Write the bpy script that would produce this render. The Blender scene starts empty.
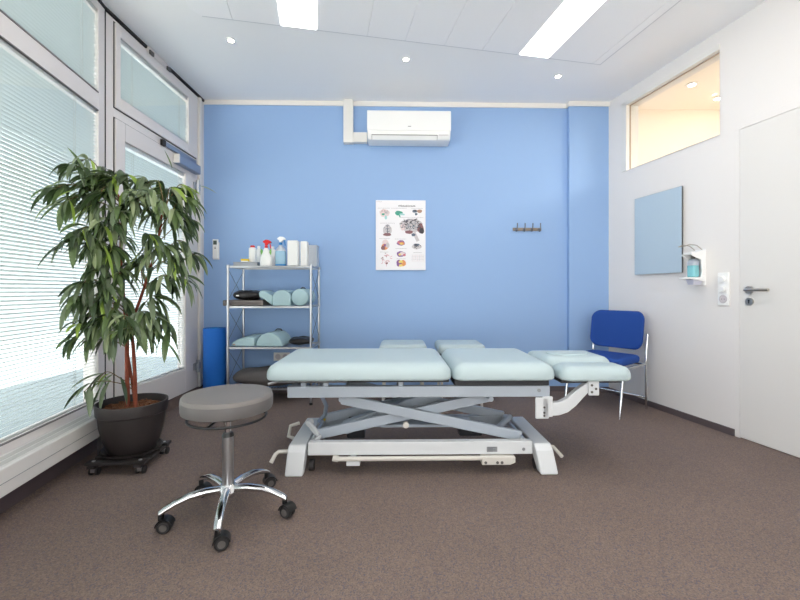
import bpy, bmesh, math, random
from mathutils import Vector, Matrix
random.seed(7)
C = bpy.context.scene.collection
SC = bpy.context.scene
PI = math.pi
F, CX, HY, CH = 410.0, 400.0, 290.0, 1.02      # focal length (px), principal x, horizon y, camera height
CEIL = 2.90

# ------------------------------------------------------------------ materials
def lin(c):
    c /= 255.0
    return c / 12.92 if c <= 0.04045 else ((c + 0.055) / 1.055) ** 2.4
def S(r, g, b): return (lin(r), lin(g), lin(b), 1.0)
def mat(name, col, rough=0.5, metal=0.0, bump=0.0, bscale=200.0, var=0.0, vscale=30.0, spec=0.5, coat=0.0, trans=0.0):
    m = bpy.data.materials.new(name); m.use_nodes = True
    nt = m.node_tree; b = nt.nodes['Principled BSDF']
    b.inputs['Base Color'].default_value = col
    b.inputs['Roughness'].default_value = rough
    b.inputs['Metallic'].default_value = metal
    b.inputs['Specular IOR Level'].default_value = spec
    b.inputs['Coat Weight'].default_value = coat
    if trans: b.inputs['Transmission Weight'].default_value = trans
    if var or bump:
        tc = nt.nodes.new('ShaderNodeTexCoord')
    if var:
        n = nt.nodes.new('ShaderNodeTexNoise'); n.inputs['Scale'].default_value = vscale; n.inputs['Detail'].default_value = 6
        nt.links.new(tc.outputs['Object'], n.inputs['Vector'])
        r = nt.nodes.new('ShaderNodeValToRGB')
        r.color_ramp.elements[0].position = 0.3; r.color_ramp.elements[1].position = 0.7
        r.color_ramp.elements[0].color = tuple(c * (1 - var) for c in col[:3]) + (1,)
        r.color_ramp.elements[1].color = tuple(min(1, c * (1 + var)) for c in col[:3]) + (1,)
        nt.links.new(n.outputs['Fac'], r.inputs['Fac']); nt.links.new(r.outputs['Color'], b.inputs['Base Color'])
    if bump:
        n2 = nt.nodes.new('ShaderNodeTexNoise'); n2.inputs['Scale'].default_value = bscale; n2.inputs['Detail'].default_value = 4
        nt.links.new(tc.outputs['Object'], n2.inputs['Vector'])
        bp = nt.nodes.new('ShaderNodeBump'); bp.inputs['Strength'].default_value = bump; bp.inputs['Distance'].default_value = 0.003
        nt.links.new(n2.outputs['Fac'], bp.inputs['Height']); nt.links.new(bp.outputs['Normal'], b.inputs['Normal'])
    return m
def emit(name, col, s):
    m = bpy.data.materials.new(name); m.use_nodes = True
    b = m.node_tree.nodes['Principled BSDF']
    b.inputs['Base Color'].default_value = (0.9, 0.9, 0.9, 1)
    b.inputs['Emission Color'].default_value = col; b.inputs['Emission Strength'].default_value = s
    return m
def glass_mat(name, tint, refl=1.0):
    m = bpy.data.materials.new(name); m.use_nodes = True
    nt = m.node_tree; nt.nodes.clear()
    o = nt.nodes.new('ShaderNodeOutputMaterial'); mx = nt.nodes.new('ShaderNodeMixShader')
    t = nt.nodes.new('ShaderNodeBsdfTransparent'); t.inputs['Color'].default_value = tint
    g = nt.nodes.new('ShaderNodeBsdfGlossy'); g.inputs['Roughness'].default_value = 0.02
    lw = nt.nodes.new('ShaderNodeLayerWeight'); pw = nt.nodes.new('ShaderNodeMath'); pw.operation = 'POWER'; pw.inputs[1].default_value = 4
    ma = nt.nodes.new('ShaderNodeMath'); ma.operation = 'MULTIPLY_ADD'; ma.inputs[1].default_value = 0.4 * refl; ma.inputs[2].default_value = 0.03 * refl
    lw.inputs['Blend'].default_value = 0.5
    nt.links.new(lw.outputs['Facing'], pw.inputs[0]); nt.links.new(pw.outputs[0], ma.inputs[0]); nt.links.new(ma.outputs[0], mx.inputs['Fac'])
    nt.links.new(t.outputs[0], mx.inputs[1]); nt.links.new(g.outputs[0], mx.inputs[2]); nt.links.new(mx.outputs[0], o.inputs['Surface'])
    return m
def carpet_mat():
    m = bpy.data.materials.new('carpet'); m.use_nodes = True
    nt = m.node_tree; b = nt.nodes['Principled BSDF']; b.inputs['Roughness'].default_value = 0.95; b.inputs['Specular IOR Level'].default_value = 0.15
    tc = nt.nodes.new('ShaderNodeTexCoord')
    v = nt.nodes.new('ShaderNodeTexVoronoi'); v.inputs['Scale'].default_value = 230
    nt.links.new(tc.outputs['Object'], v.inputs['Vector'])
    sep = nt.nodes.new('ShaderNodeSeparateColor'); nt.links.new(v.outputs['Color'], sep.inputs['Color'])
    r = nt.nodes.new('ShaderNodeValToRGB'); r.color_ramp.interpolation = 'CONSTANT'
    cols = [(0.0, S(120, 105, 98)), (0.40, S(130, 114, 105)), (0.62, S(108, 96, 94)), (0.78, S(136, 118, 107)), (0.90, S(103, 96, 103))]
    e = r.color_ramp.elements; e[0].position, e[0].color = cols[0]; e[1].position, e[1].color = cols[1]
    for p, c in cols[2:]:
        k = e.new(p); k.color = c
    nt.links.new(sep.outputs['Red'], r.inputs['Fac'])
    n = nt.nodes.new('ShaderNodeTexNoise'); n.inputs['Scale'].default_value = 3.0; n.inputs['Detail'].default_value = 3
    nt.links.new(tc.outputs['Object'], n.inputs['Vector'])
    mr = nt.nodes.new('ShaderNodeMapRange'); mr.inputs['To Min'].default_value = 0.92; mr.inputs['To Max'].default_value = 1.08
    nt.links.new(n.outputs['Fac'], mr.inputs['Value'])
    mu = nt.nodes.new('ShaderNodeMix'); mu.data_type = 'RGBA'; mu.blend_type = 'MULTIPLY'; mu.inputs['Factor'].default_value = 1
    nt.links.new(r.outputs['Color'], mu.inputs['A']); nt.links.new(mr.outputs['Result'], mu.inputs['B'])
    nt.links.new(mu.outputs['Result'], b.inputs['Base Color'])
    bp = nt.nodes.new('ShaderNodeBump'); bp.inputs['Strength'].default_value = 0.5; bp.inputs['Distance'].default_value = 0.004
    nt.links.new(v.outputs['Distance'], bp.inputs['Height']); nt.links.new(bp.outputs['Normal'], b.inputs['Normal'])
    return m
def slat_mat():
    m = bpy.data.materials.new('blind_slat'); m.use_nodes = True
    nt = m.node_tree; b = nt.nodes['Principled BSDF']
    b.inputs['Base Color'].default_value = S(218, 225, 225); b.inputs['Roughness'].default_value = 0.45
    o = nt.nodes['Material Output']; t = nt.nodes.new('ShaderNodeBsdfTranslucent'); t.inputs['Color'].default_value = S(226, 234, 235)
    mx = nt.nodes.new('ShaderNodeMixShader'); mx.inputs['Fac'].default_value = 0.12
    nt.links.new(b.outputs[0], mx.inputs[1]); nt.links.new(t.outputs[0], mx.inputs[2]); nt.links.new(mx.outputs[0], o.inputs['Surface'])
    return m
def leaf_mat(name, col):
    m = mat(name, col, rough=0.32, spec=0.6)
    nt = m.node_tree; b = nt.nodes['Principled BSDF']; o = nt.nodes['Material Output']
    t = nt.nodes.new('ShaderNodeBsdfTranslucent'); t.inputs['Color'].default_value = tuple(min(1, c * 1.5) for c in col[:3]) + (1,)
    mx = nt.nodes.new('ShaderNodeMixShader'); mx.inputs['Fac'].default_value = 0.22
    nt.links.new(b.outputs[0], mx.inputs[1]); nt.links.new(t.outputs[0], mx.inputs[2]); nt.links.new(mx.outputs[0], o.inputs['Surface'])
    return m

M = dict(
    white=mat('white_paint', S(230, 226, 224), 0.6, bump=0.04, bscale=400),
    ceil=mat('ceiling_paint', S(248, 247, 247), 0.8),
    acoustic=mat('acoustic_board', S(250, 249, 250), 0.85, bump=0.15, bscale=700, var=0.03, vscale=250),
    blue=mat('blue_paint', S(145, 176, 219), 0.7, bump=0.05, bscale=350),
    cornice=mat('cornice_paint', S(232, 228, 224), 0.6),
    carpet=carpet_mat(),
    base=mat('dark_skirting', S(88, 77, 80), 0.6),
    frame=mat('window_frame_paint', S(220, 215, 214), 0.4),
    framew=mat('pale_lacquer', S(228, 225, 221), 0.4),
    gap=mat('black_rubber', S(30, 27, 28), 0.7),
    cream=mat('cream_paint', S(246, 240, 230), 0.8),
    conv=mat('convector_lacquer', S(226, 223, 220), 0.35),
    glass=glass_mat('window_glass', (0.96, 0.98, 0.98, 1)),
    slat=slat_mat(), cord=mat('blind_cord', S(205, 205, 200), 0.8),
    chrome=mat('chrome', S(222, 223, 226), 0.12, 1.0),
    steel=mat('brushed_steel', S(188, 190, 194), 0.32, 1.0),
    wire=mat('dark_wire', S(110, 114, 122), 0.4, 0.8),
    alu=mat('blue_grey_aluminium', S(152, 163, 182), 0.35, 0.6),
    mint=mat('mint_vinyl', S(178, 194, 198), 0.45, bump=0.06, bscale=260),
    mint2=mat('mint_cover', S(166, 194, 201), 0.55, bump=0.05, bscale=200),
    seam=mat('mint_seam', S(138, 168, 170), 0.6),
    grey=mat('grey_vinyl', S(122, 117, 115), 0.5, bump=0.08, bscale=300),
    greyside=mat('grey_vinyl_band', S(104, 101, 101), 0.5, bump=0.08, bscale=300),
    greyfab=mat('dark_grey_cloth', S(88, 84, 84), 0.85, bump=0.3, bscale=120),
    greypad=mat('grey_foam_pad', S(112, 106, 104), 0.8, bump=0.1, bscale=200),
    blackv=mat('black_vinyl', S(34, 31, 33), 0.35, bump=0.2, bscale=40),
    black=mat('black_plastic', S(26, 26, 28), 0.4),
    wheel=mat('caster_rubber', S(38, 36, 38), 0.55),
    hub=mat('caster_hub', S(92, 88, 86), 0.5),
    bedw=mat('white_powder_coat', S(212, 214, 217), 0.35),
    bedg=mat('grey_powder_coat', S(170, 178, 189), 0.38),
    bedcream=mat('cream_plastic', S(208, 203, 196), 0.45),
    board=mat('dark_board', S(40, 41, 46), 0.6),
    label=mat('grey_type_plate', S(140, 142, 146), 0.4),
    labeld=mat('type_plate_print', S(96, 99, 104), 0.5),
    yellow=mat('yellow_sponge', S(238, 205, 42), 0.7),
    red=mat('red_plastic', S(214, 36, 40), 0.35),
    whitep=mat('white_plastic', S(240, 240, 240), 0.3),
    bottle=mat('white_bottle', S(236, 237, 236), 0.35),
    green=mat('leaf_green_print', S(120, 178, 92), 0.5),
    bluep=mat('blue_plastic', S(28, 130, 200), 0.35),
    bluel=mat('blue_cleaning_liquid', S(172, 212, 236), 0.2, trans=0.2),
    tray=mat('grey_tray', S(168, 174, 182), 0.5),
    frost=mat('frosted_plastic', S(220, 228, 240), 0.35, trans=0.4),
    roll=mat('blue_foam', S(8, 98, 188), 0.75, bump=0.15, bscale=150),
    chairb=mat('navy_blue_fabric', S(20, 66, 144), 0.85, bump=0.25, bscale=500),
    pot=mat('dark_brown_pot', S(46, 40, 40), 0.5),
    soil=mat('bark_mulch', S(112, 70, 44), 0.95, bump=1.0, bscale=70, var=0.5, vscale=60),
    trunk=mat('reddish_bark', S(128, 62, 42), 0.8, bump=0.3, bscale=90, var=0.2, vscale=40),
    twig=mat('olive_twig', S(120, 98, 62), 0.7),
    dolly=mat('dark_slatted_wood', S(42, 38, 38), 0.5),
    soap=mat('turquoise_gel', S(142, 212, 220), 0.15, trans=0.2),
    panel=mat('blue_grey_glass', S(182, 200, 214), 0.3),
    mirrore=mat('mirror_edge', S(84, 90, 96), 0.3, 0.5),
    paper=mat('poster_paper', S(234, 232, 236), 0.5),
    ink=mat('dark_ink', S(64, 60, 66), 0.6), inkg=mat('grey_ink', S(160, 156, 160), 0.6),
    p_pink=mat('print_pink', S(222, 204, 205), .6), p_grey=mat('print_grey', S(196, 190, 194), .6),
    p_teal=mat('print_teal', S(64, 160, 136), .6), p_lt=mat('print_aqua', S(160, 204, 206), .6),
    p_red=mat('print_maroon', S(136, 94, 98), .6), p_org=mat('print_orange', S(224, 148, 96), .6),
    p_yel=mat('print_yellow', S(232, 208, 112), .6), p_pur=mat('print_purple', S(132, 92, 150), .6),
    p_brn=mat('print_brown', S(176, 138, 118), .6), p_bl=mat('print_slate', S(92, 106, 124), .6), p_rose=mat('print_rose', S(204, 122, 136), .6),
    lamp=emit('light_panel_glow', (1.0, 0.965, 0.93, 1), 6.4),
    spot=emit('spot_glow', (1.0, 0.86, 0.68, 1), 40.0),
    rail=mat('weathered_steel', S(146, 134, 122), 0.45, 0.5),
    lcd=mat('lcd_display', S(88, 102, 98), 0.3),
    handle=mat('satin_steel', S(196, 186, 174), 0.3, 1.0),
    forecourt=mat('added_bounce_paving', S(225, 224, 220), 0.9),  # pale surface added outside to bounce daylight indoors
    ground=mat('pale_paving', S(136, 147, 151), 0.9, var=0.12, vscale=0.8),
    facade=mat('pale_render', S(186, 192, 193), 0.9),
)

# ------------------------------------------------------------------ mesh builder
class MB:
    def __init__(self): self.bm = bmesh.new(); self.mi = 0
    def _face(self, vs):
        try:
            f = self.bm.faces.new(vs); f.material_index = self.mi; return f
        except ValueError: return None
    def box(self, x0, x1, y0, y1, z0, z1, mtx=None):
        p = [Vector((x, y, z)) for z in (z0, z1) for y in (y0, y1) for x in (x0, x1)]
        if mtx: p = [mtx @ v for v in p]
        v = [self.bm.verts.new(q) for q in p]
        for f in ((0, 2, 3, 1), (4, 5, 7, 6), (0, 1, 5, 4), (2, 6, 7, 3), (0, 4, 6, 2), (1, 3, 7, 5)): self._face([v[i] for i in f])
        return self
    def cbox(self, c, s, rot=None):
        m = Matrix.Translation(c) @ (rot.to_matrix().to_4x4() if rot is not None and not isinstance(rot, Matrix) else (rot if rot is not None else Matrix.Identity(4)))
        return self.box(-s[0]/2, s[0]/2, -s[1]/2, s[1]/2, -s[2]/2, s[2]/2, m)
    def beam(self, a, b, w, h):
        """box bar from a to b, w horizontal thickness, h thickness across"""
        a, b = Vector(a), Vector(b); d = b - a
        q = d.to_track_quat('X', 'Z').to_matrix().to_4x4()
        return self.box(0, d.length, -w/2, w/2, -h/2, h/2, Matrix.Translation(a) @ q)
    def loft(self, rings, cap=True, close=True):
        R = [[self.bm.verts.new(p) for p in r] for r in rings]
        n = len(R[0])
        for a, b in zip(R, R[1:]):
            for i in range(n if close else n - 1):
                j = (i + 1) % n; self._face([a[i], a[j], b[j], b[i]])
        if cap:
            self._face(list(reversed(R[0]))); self._face(R[-1])
        return self
    def lathe(self, prof, c=(0, 0, 0), n=32, sx=1.0, sy=1.0, mtx=None):
        rings = []
        for r, z in prof:
            ring = [Vector((c[0] + sx * r * math.cos(2*PI*i/n), c[1] + sy * r * math.sin(2*PI*i/n), c[2] + z)) for i in range(n)]
            if mtx: ring = [mtx @ p for p in ring]
            rings.append(ring)
        return self.loft(rings)
    def cyl(self, a, b, r, n=16, r2=None):
        return self.tube([a, b], r, n, r2)
    def tube(self, pts, r, n=10, r2=None):
        pts = [Vector(p) for p in pts]; rings = []; up = None
        L = len(pts)
        for i, p in enumerate(pts):
            t = (pts[min(i+1, L-1)] - pts[max(i-1, 0)]).normalized()
            if up is None: up = Vector((0, 0, 1)) if abs(t.z) < 0.9 else Vector((1, 0, 0))
            s = t.cross(up).normalized(); up = s.cross(t).normalized()
            rr = r if r2 is None else r + (r2 - r) * i / (L - 1)
            rings.append([p + (s * math.cos(2*PI*k/n) + up * math.sin(2*PI*k/n)) * rr for k in range(n)])
        return self.loft(rings)
    def prism(self, poly, z0, z1, mtx=None):
        a = [Vector((x, y, z0)) for x, y in poly]; b = [Vector((x, y, z1)) for x, y in poly]
        if mtx: a = [mtx @ p for p in a]; b = [mtx @ p for p in b]
        return self.loft([a, b])
    def pad(self, poly, layers, crown=0.0, mtx=None):
        """soft pad: closed outline, layers of (inset, z)"""
        n = len(poly); P = [Vector((x, y)) for x, y in poly]; N = []
        for i in range(n):
            d1 = (P[i] - P[i-1]).normalized(); d2 = (P[(i+1) % n] - P[i]).normalized()
            nn = Vector((-(d1.y + d2.y), d1.x + d2.x))
            N.append(nn.normalized() if nn.length > 1e-9 else Vector((-d1.y, d1.x)))
        if isinstance(poly, RoundRect):
            x0, x1, y0, y1, r, k = poly.q
            rings = [[Vector((a, b, z)) for a, b in rrect(x0 + i_, x1 - i_, y0 + i_, y1 - i_, max(r - i_, 0.0015), k)] for i_, z in layers]
        else:
            rings = [[Vector((p.x + q.x * ins, p.y + q.y * ins, z)) for p, q in zip(P, N)] for ins, z in layers]
        if mtx: rings = [[mtx @ v for v in r] for r in rings]
        return self.loft(rings)
    def ball(self, c, r, n=16, m=10):
        if isinstance(r, (int, float)): r = (r, r, r)
        rings = []
        for k in range(m + 1):
            a = -PI/2 + PI * (0.02 + 0.96 * k / m)
            rings.append([Vector((c[0] + r[0]*math.cos(a)*math.cos(2*PI*i/n), c[1] + r[1]*math.cos(a)*math.sin(2*PI*i/n), c[2] + r[2]*math.sin(a))) for i in range(n)])
        return self.loft(rings)
    def build(self, name, m, parent=None, smooth=35, bevel=0.0, seg=2, sub=0):
        me = bpy.data.meshes.new(name)
        bmesh.ops.recalc_face_normals(self.bm, faces=self.bm.faces)
        self.bm.to_mesh(me); self.bm.free()
        for mm in (m if isinstance(m, (list, tuple)) else [m]): me.materials.append(mm)
        o = bpy.data.objects.new(name, me); C.objects.link(o)
        if parent is not None: o.parent = parent
        if smooth:
            for p in me.polygons: p.use_smooth = True
            me.set_sharp_from_angle(angle=math.radians(smooth))
        if bevel:
            b = o.modifiers.new('bevel', 'BEVEL'); b.width = bevel; b.segments = seg; b.limit_method = 'ANGLE'; b.angle_limit = math.radians(40)
            if smooth: b.harden_normals = False
        if sub:
            s = o.modifiers.new('sub', 'SUBSURF'); s.levels = sub; s.render_levels = sub
        return o

class RoundRect(list): pass
def rrect(x0, x1, y0, y1, r, n=6):
    r = min(r, (x1-x0)/2 - 1e-4, (y1-y0)/2 - 1e-4); pts = RoundRect(); pts.q = (x0, x1, y0, y1, r, n)
    for cx, cy, a in ((x1-r, y1-r, 0), (x0+r, y1-r, PI/2), (x0+r, y0+r, PI), (x1-r, y0+r, 1.5*PI)):
        for k in range(n + 1):
            t = a + PI/2 * k / n; pts.append((cx + r*math.cos(t), cy + r*math.sin(t)))
    return pts
def soft(z0, z1, r, rb=None, k=4, rx=None):
    """layers of a cushion with rounded rims"""
    rb = r if rb is None else rb; rx = r if rx is None else rx; L = []
    for i in range(k + 1):
        t = PI/2 * i / k; L.append((rb * (1 - math.sin(t)), z0 + rb * (1 - math.cos(t))))
    for i in range(k + 1):
        t = PI/2 * i / k; L.append((rx * (1 - math.cos(t)), z1 - r * (1 - math.sin(t))))
    L.append((rx * 1.25, z1 + r * 0.012)); L.append((rx * 1.5, z1 + r * 0.018))
    return L
def thing(name, label, cat, loc=(0, 0, 0), rz=0.0, group=None):
    o = bpy.data.objects.new(name, None); C.objects.link(o); o.empty_display_size = 0.05
    o.location = loc; o.rotation_euler = (0, 0, rz); o['label'] = label; o['category'] = cat
    if group: o['group'] = group
    return o
def tag(o, label, cat, group=None):
    o['label'] = label; o['category'] = cat
    if group: o['group'] = group
    return o
def struct(o, kind='structure'):
    o['kind'] = kind; return o
def sroot(name, loc=(0, 0, 0), rz=0.0):
    o = bpy.data.objects.new(name, None); C.objects.link(o); o.location = loc; o.rotation_euler = (0, 0, rz); o['kind'] = 'structure'; return o
def copy_tree(o, parent=None):
    c = o.copy(); C.objects.link(c)
    if parent is not None: c.parent = parent
    for ch in list(o.children): copy_tree(ch, c)
    return c

# ------------------------------------------------------------------ the room's plan
class Wall:
    """a vertical plane: s runs to the viewer's right, local y goes into the wall"""
    def __init__(self, p, u):
        self.p = Vector(p); self.u = Vector(u).normalized(); self.rz = math.atan2(self.u.y, self.u.x)
    def at(self, s): return self.p + self.u * s
    def loc(self, s=0, z=0): q = self.at(s); return (q.x, q.y, z)
    def sD(self, px):
        k = (px - CX) / F            # p.x + u.x s = k (p.y + u.y s)
        s = (k * self.p.y - self.p.x) / (self.u.x - k * self.u.y); return s, self.at(s).y
    def sz(self, px, py):
        s, D = self.sD(px); return s, CH + (HY - py) * D / F
KINK = (-1.958, 2.721)
W_BACK = Wall((-1.942, 4.06), (1, 0.024))
W_RIGHT = Wall((2.09, 4.10), (0.2, -1))
W_DOOR = Wall(KINK, (0.012, 1))
W_WIN = Wall(KINK, (-0.1585, 1))
def floor_pt(px, py, z=0.0):
    D = (CH - z) * F / (py - HY); return ((px - CX) / F * D, D)
def at(px, py, D): return ((px - CX) / F * D, D, CH + (HY - py) * D / F)

REAR = -1.6
# floor and ceiling
mb = MB(); mb.box(-2.3, 6.2, REAR - 0.2, 4.6, -0.12, 0.0); struct(mb.build('floor', M['carpet'], smooth=0))
mb = MB(); mb.box(-2.15, 6.2, REAR - 0.2, 4.6, CEIL, CEIL + 0.12); struct(mb.build('ceiling', M['ceil'], smooth=0))

# back wall with the pilaster
s1 = W_BACK.sD(567)[0]; s2 = 4.13
wb = sroot('wall_back', W_BACK.loc(), W_BACK.rz)
mb = MB(); mb.box(-0.08, s2, 0, 0.2, 0, CEIL); mb.build('wall_surface', M['blue'], wb, smooth=0)
mb = MB(); mb.box(s1, s2, -0.052, 0, 0, CEIL); mb.build('pilaster', M['blue'], wb, smooth=0)
mb = MB(); mb.box(0.0, s1, -0.012, 0, CEIL - 0.045, CEIL); mb.box(s1 - 0.012, s2 - 0.06, -0.064, -0.052, CEIL - 0.045, CEIL); mb.box(s1 - 0.012, s1, -0.0525, -0.001, CEIL - 0.045, CEIL)
o = struct(mb.build('trim_1', M['cornice'], smooth=0)); o.location = W_BACK.loc(); o.rotation_euler.z = W_BACK.rz
mb = MB(); mb.box(0.0, s1, -0.012, 0, 0, 0.05); mb.box(s1 - 0.012, s2 - 0.06, -0.064, -0.052, 0, 0.05)
o = struct(mb.build('baseboard_back', M['base'], smooth=0)); o.location = W_BACK.loc(); o.rotation_euler.z = W_BACK.rz

# right wall (opening for the transom window, doorway)
sa, _ = W_RIGHT.sD(626.5); sb, _ = W_RIGHT.sD(720); za, zb = 2.145, 2.766
sd0, _ = W_RIGHT.sD(735); sd1, _ = W_RIGHT.sD(740); SE = 5.9
TW = 0.13
DZ = 2.124; SDE = sd1 + 0.92
mb = MB()
mb.box(-0.25, sa, 0, TW, 0, CEIL); mb.box(sa, sb, 0, TW, 0, za); mb.box(sa, sb, 0, TW, zb, CEIL); mb.box(sb, sd0, 0, TW, 0, CEIL)
mb.box(sd0, SDE + 0.05, 0, TW, DZ + 0.05, CEIL); mb.box(SDE + 0.05, SE, 0, TW, 0, CEIL)
o = struct(mb.build('wall_right', M['white'], smooth=0)); o.location = W_RIGHT.loc(); o.rotation_euler.z = W_RIGHT.rz
mb = MB(); mb.box(-0.1, sd0, -0.012, 0, 0, 0.048); mb.box(SDE + 0.05, SE, -0.012, 0, 0, 0.048)
o = struct(mb.build('baseboard_right', M['base'], smooth=0)); o.location = W_RIGHT.loc(); o.rotation_euler.z = W_RIGHT.rz
# transom window to the next room
w = sroot('window_1', W_RIGHT.loc(), W_RIGHT.rz)
mb = MB()
f0 = W_RIGHT.sD(622)[0]
mb.box(f0, sa + 0.004, -0.008, 0.10, za, zb + 0.03); mb.box(f0, sb, -0.008, 0.10, zb - 0.004, zb + 0.035); mb.box(sa, sb, 0.0, 0.10, za - 0.01, za + 0.004); mb.box(sb - 0.004, sb + 0.01, 0.0, 0.10, za, zb)
mb.build('window_frame', M['framew'], w, smooth=0, bevel=0.002)
mb = MB(); mb.box(sa + 0.004, sa + 0.010, 0.030, 0.04, za + 0.004, zb - 0.004); mb.box(sa + 0.010, sb - 0.004, 0.030, 0.04, zb - 0.010, zb - 0.004)
mb.build('glazing_bead', mat('bead_paint', S(176, 158, 140), 0.5), w, smooth=0)
mb = MB(); mb.box(sa + 0.003, sb - 0.003, 0.042, 0.046, za + 0.003, zb - 0.003); mb.build('glass', M['glass'], w, smooth=0)
# white door
d = sroot('door_1', W_RIGHT.loc(), W_RIGHT.rz)
mb = MB(); mb.box(sd0, sd1 - 0.0015, -0.003, 0.06, 0.0, DZ + 0.0015); mb.box(sd0, SDE + 0.05, -0.003, 0.06, DZ + 0.0015, DZ + 0.05); mb.box(SDE + 0.003, SDE + 0.05, -0.003, 0.06, 0, DZ + 0.0015)
mb.build('door_frame', M['white'], d, smooth=0, bevel=0.002)
mb = MB(); mb.box(sd1, SDE, -0.002, 0.04, 0.006, DZ); mb.build('door_leaf', mat('door_lacquer', S(224, 221, 218), 0.5), d, smooth=0, bevel=0.002)
hs, hz = W_RIGHT.sz(750, 290)
mb = MB(); mb.tube([(hs, -0.002, hz), (hs, -0.012, hz)], 0.026, 24); mb.tube([(hs, -0.01, hz), (hs, -0.045, hz), (hs + 0.006, -0.052, hz), (hs + 0.02, -0.055, hz), (hs + 0.152, -0.050, hz)], 0.0095, 12)
mb.build('door_handle', M['handle'], d)
kz = hz - 0.078
mb = MB(); mb.tube([(hs, -0.002, kz), (hs, -0.010, kz)], 0.026, 24); ko = mb.build('key_rosette', M['handle'], d)
mb = MB(); mb.box(hs - 0.003, hs + 0.003, -0.0112, -0.009, kz - 0.013, kz + 0.004); mb.tube([(hs, -0.009, kz + 0.006), (hs, -0.0112, kz + 0.006)], 0.006, 12); mb.build('keyhole', M['gap'], ko)

# wall behind the camera
mb = MB(); mb.box(-2.4, -1.0, REAR - 0.15, REAR, 0, CEIL); mb.box(2.6, 3.6, REAR - 0.15, REAR, 0, CEIL); mb.box(-1.0, 2.6, REAR - 0.15, REAR, 0, 0.12); mb.box(-1.0, 2.6, REAR - 0.15, REAR, 2.7, CEIL)
struct(mb.build('wall_rear', M['white'], smooth=0))
w = sroot('added_rear_window')  # unseen glazed front, added to let fill daylight into the room
mb = MB()
for x in (-1.0, 0.17, 1.37, 2.53): mb.box(x, x + 0.07, REAR - 0.12, REAR - 0.03, 0.12, 2.7)
for x in (-0.93, 0.24, 1.44): mb.box(x, x + 1.1, REAR - 0.12, REAR - 0.03, 0.12, 0.19); mb.box(x, x + 1.1, REAR - 0.12, REAR - 0.03, 2.63, 2.7)
mb.build('window_frame', M['frame'], w, smooth=0)
for x in (-0.93, 0.24, 1.44): mb = MB(); mb.box(x, x + 1.1, REAR - 0.08, REAR - 0.074, 0.19, 2.63); mb.build('glass', M['glass'], w, smooth=0)
# room beyond the transom window
mb = MB()
q = W_RIGHT.at(-0.1)
mb.box(2.34, 6.0, 4.25, 4.4, 0, CEIL); mb.box(5.9, 6.05, REAR, 4.4, 0, CEIL); mb.box(3.4, 6.0, REAR - 0.15, REAR, 0, CEIL)
struct(mb.build('wall_next_room', M['cream'], smooth=0))
mb = MB(); mb.prism([(2.28, 4.25), (5.9, 4.25), (5.9, REAR), (3.36, REAR)], CEIL - 0.012, CEIL - 0.002); struct(mb.build('ceiling_next_room', M['cream'], smooth=0))

# ---- glazed wall: the large fixed window beside the camera (s<0) ----
gs = W_WIN.sD(98.5)[0]              # right edge of the glass
GE = -2.35; SEW = -4.6; GF = -4.3
BZ0, BZ1 = 2.183, 2.292           # cross bar
w = sroot('window_2', W_WIN.loc(), W_WIN.rz)
mb = MB()
mb.box(gs, 0.0, 0.0, 0.09, 0.24, CEIL); mb.box(GE, gs, 0.0, 0.09, BZ0, BZ1); mb.box(GE, gs, 0.0, 0.09, 0.24, 0.305)
mb.box(GF, gs, 0.0, 0.09, 2.83, CEIL); mb.box(GE - 0.1, GE, 0.0, 0.09, 0.24, 2.83); mb.box(GF, GE - 0.1, 0.0, 0.09, BZ0, BZ1); mb.box(GF, GE - 0.1, 0.0, 0.09, 0.24, 0.305); mb.box(GF - 0.1, GF, 0, 0.09, 0.24, CEIL)  # bay behind the camera is added, without blinds, for more daylight
mb.build('window_frame', M['frame'], w, smooth=0, bevel=0.003)
mb = MB()
mb.box(GE, gs, -0.002, 0.012, BZ0 - 0.006, BZ0 - 0.0005); mb.box(GE, gs, -0.002, 0.012, BZ1 + 0.0005, BZ1 + 0.008); mb.box(GE, gs, -0.001, 0.012, 0.3055, 0.311)
mb.build('glazing_gasket', mat('grey_gasket', S(120, 116, 116), 0.6), w, smooth=0)
for z0, z1 in ((0.305, BZ0), (BZ1, 2.83)):
    for a, b in ((GE, gs), (GF, GE - 0.1)): mb = MB(); mb.box(a, b, 0.006, 0.010, z0, z1); mb.build('glass', M['glass'], w, smooth=0)
mb = MB(); mb.box(SEW, 0.02, 0.0, 0.12, 0, 0.24); mb.box(SEW, GF - 0.1, 0.0, 0.12, 0.24, CEIL)
o = struct(mb.build('wall_left', M['white'], smooth=0)); o.location = W_WIN.loc(); o.rotation_euler.z = W_WIN.rz

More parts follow.
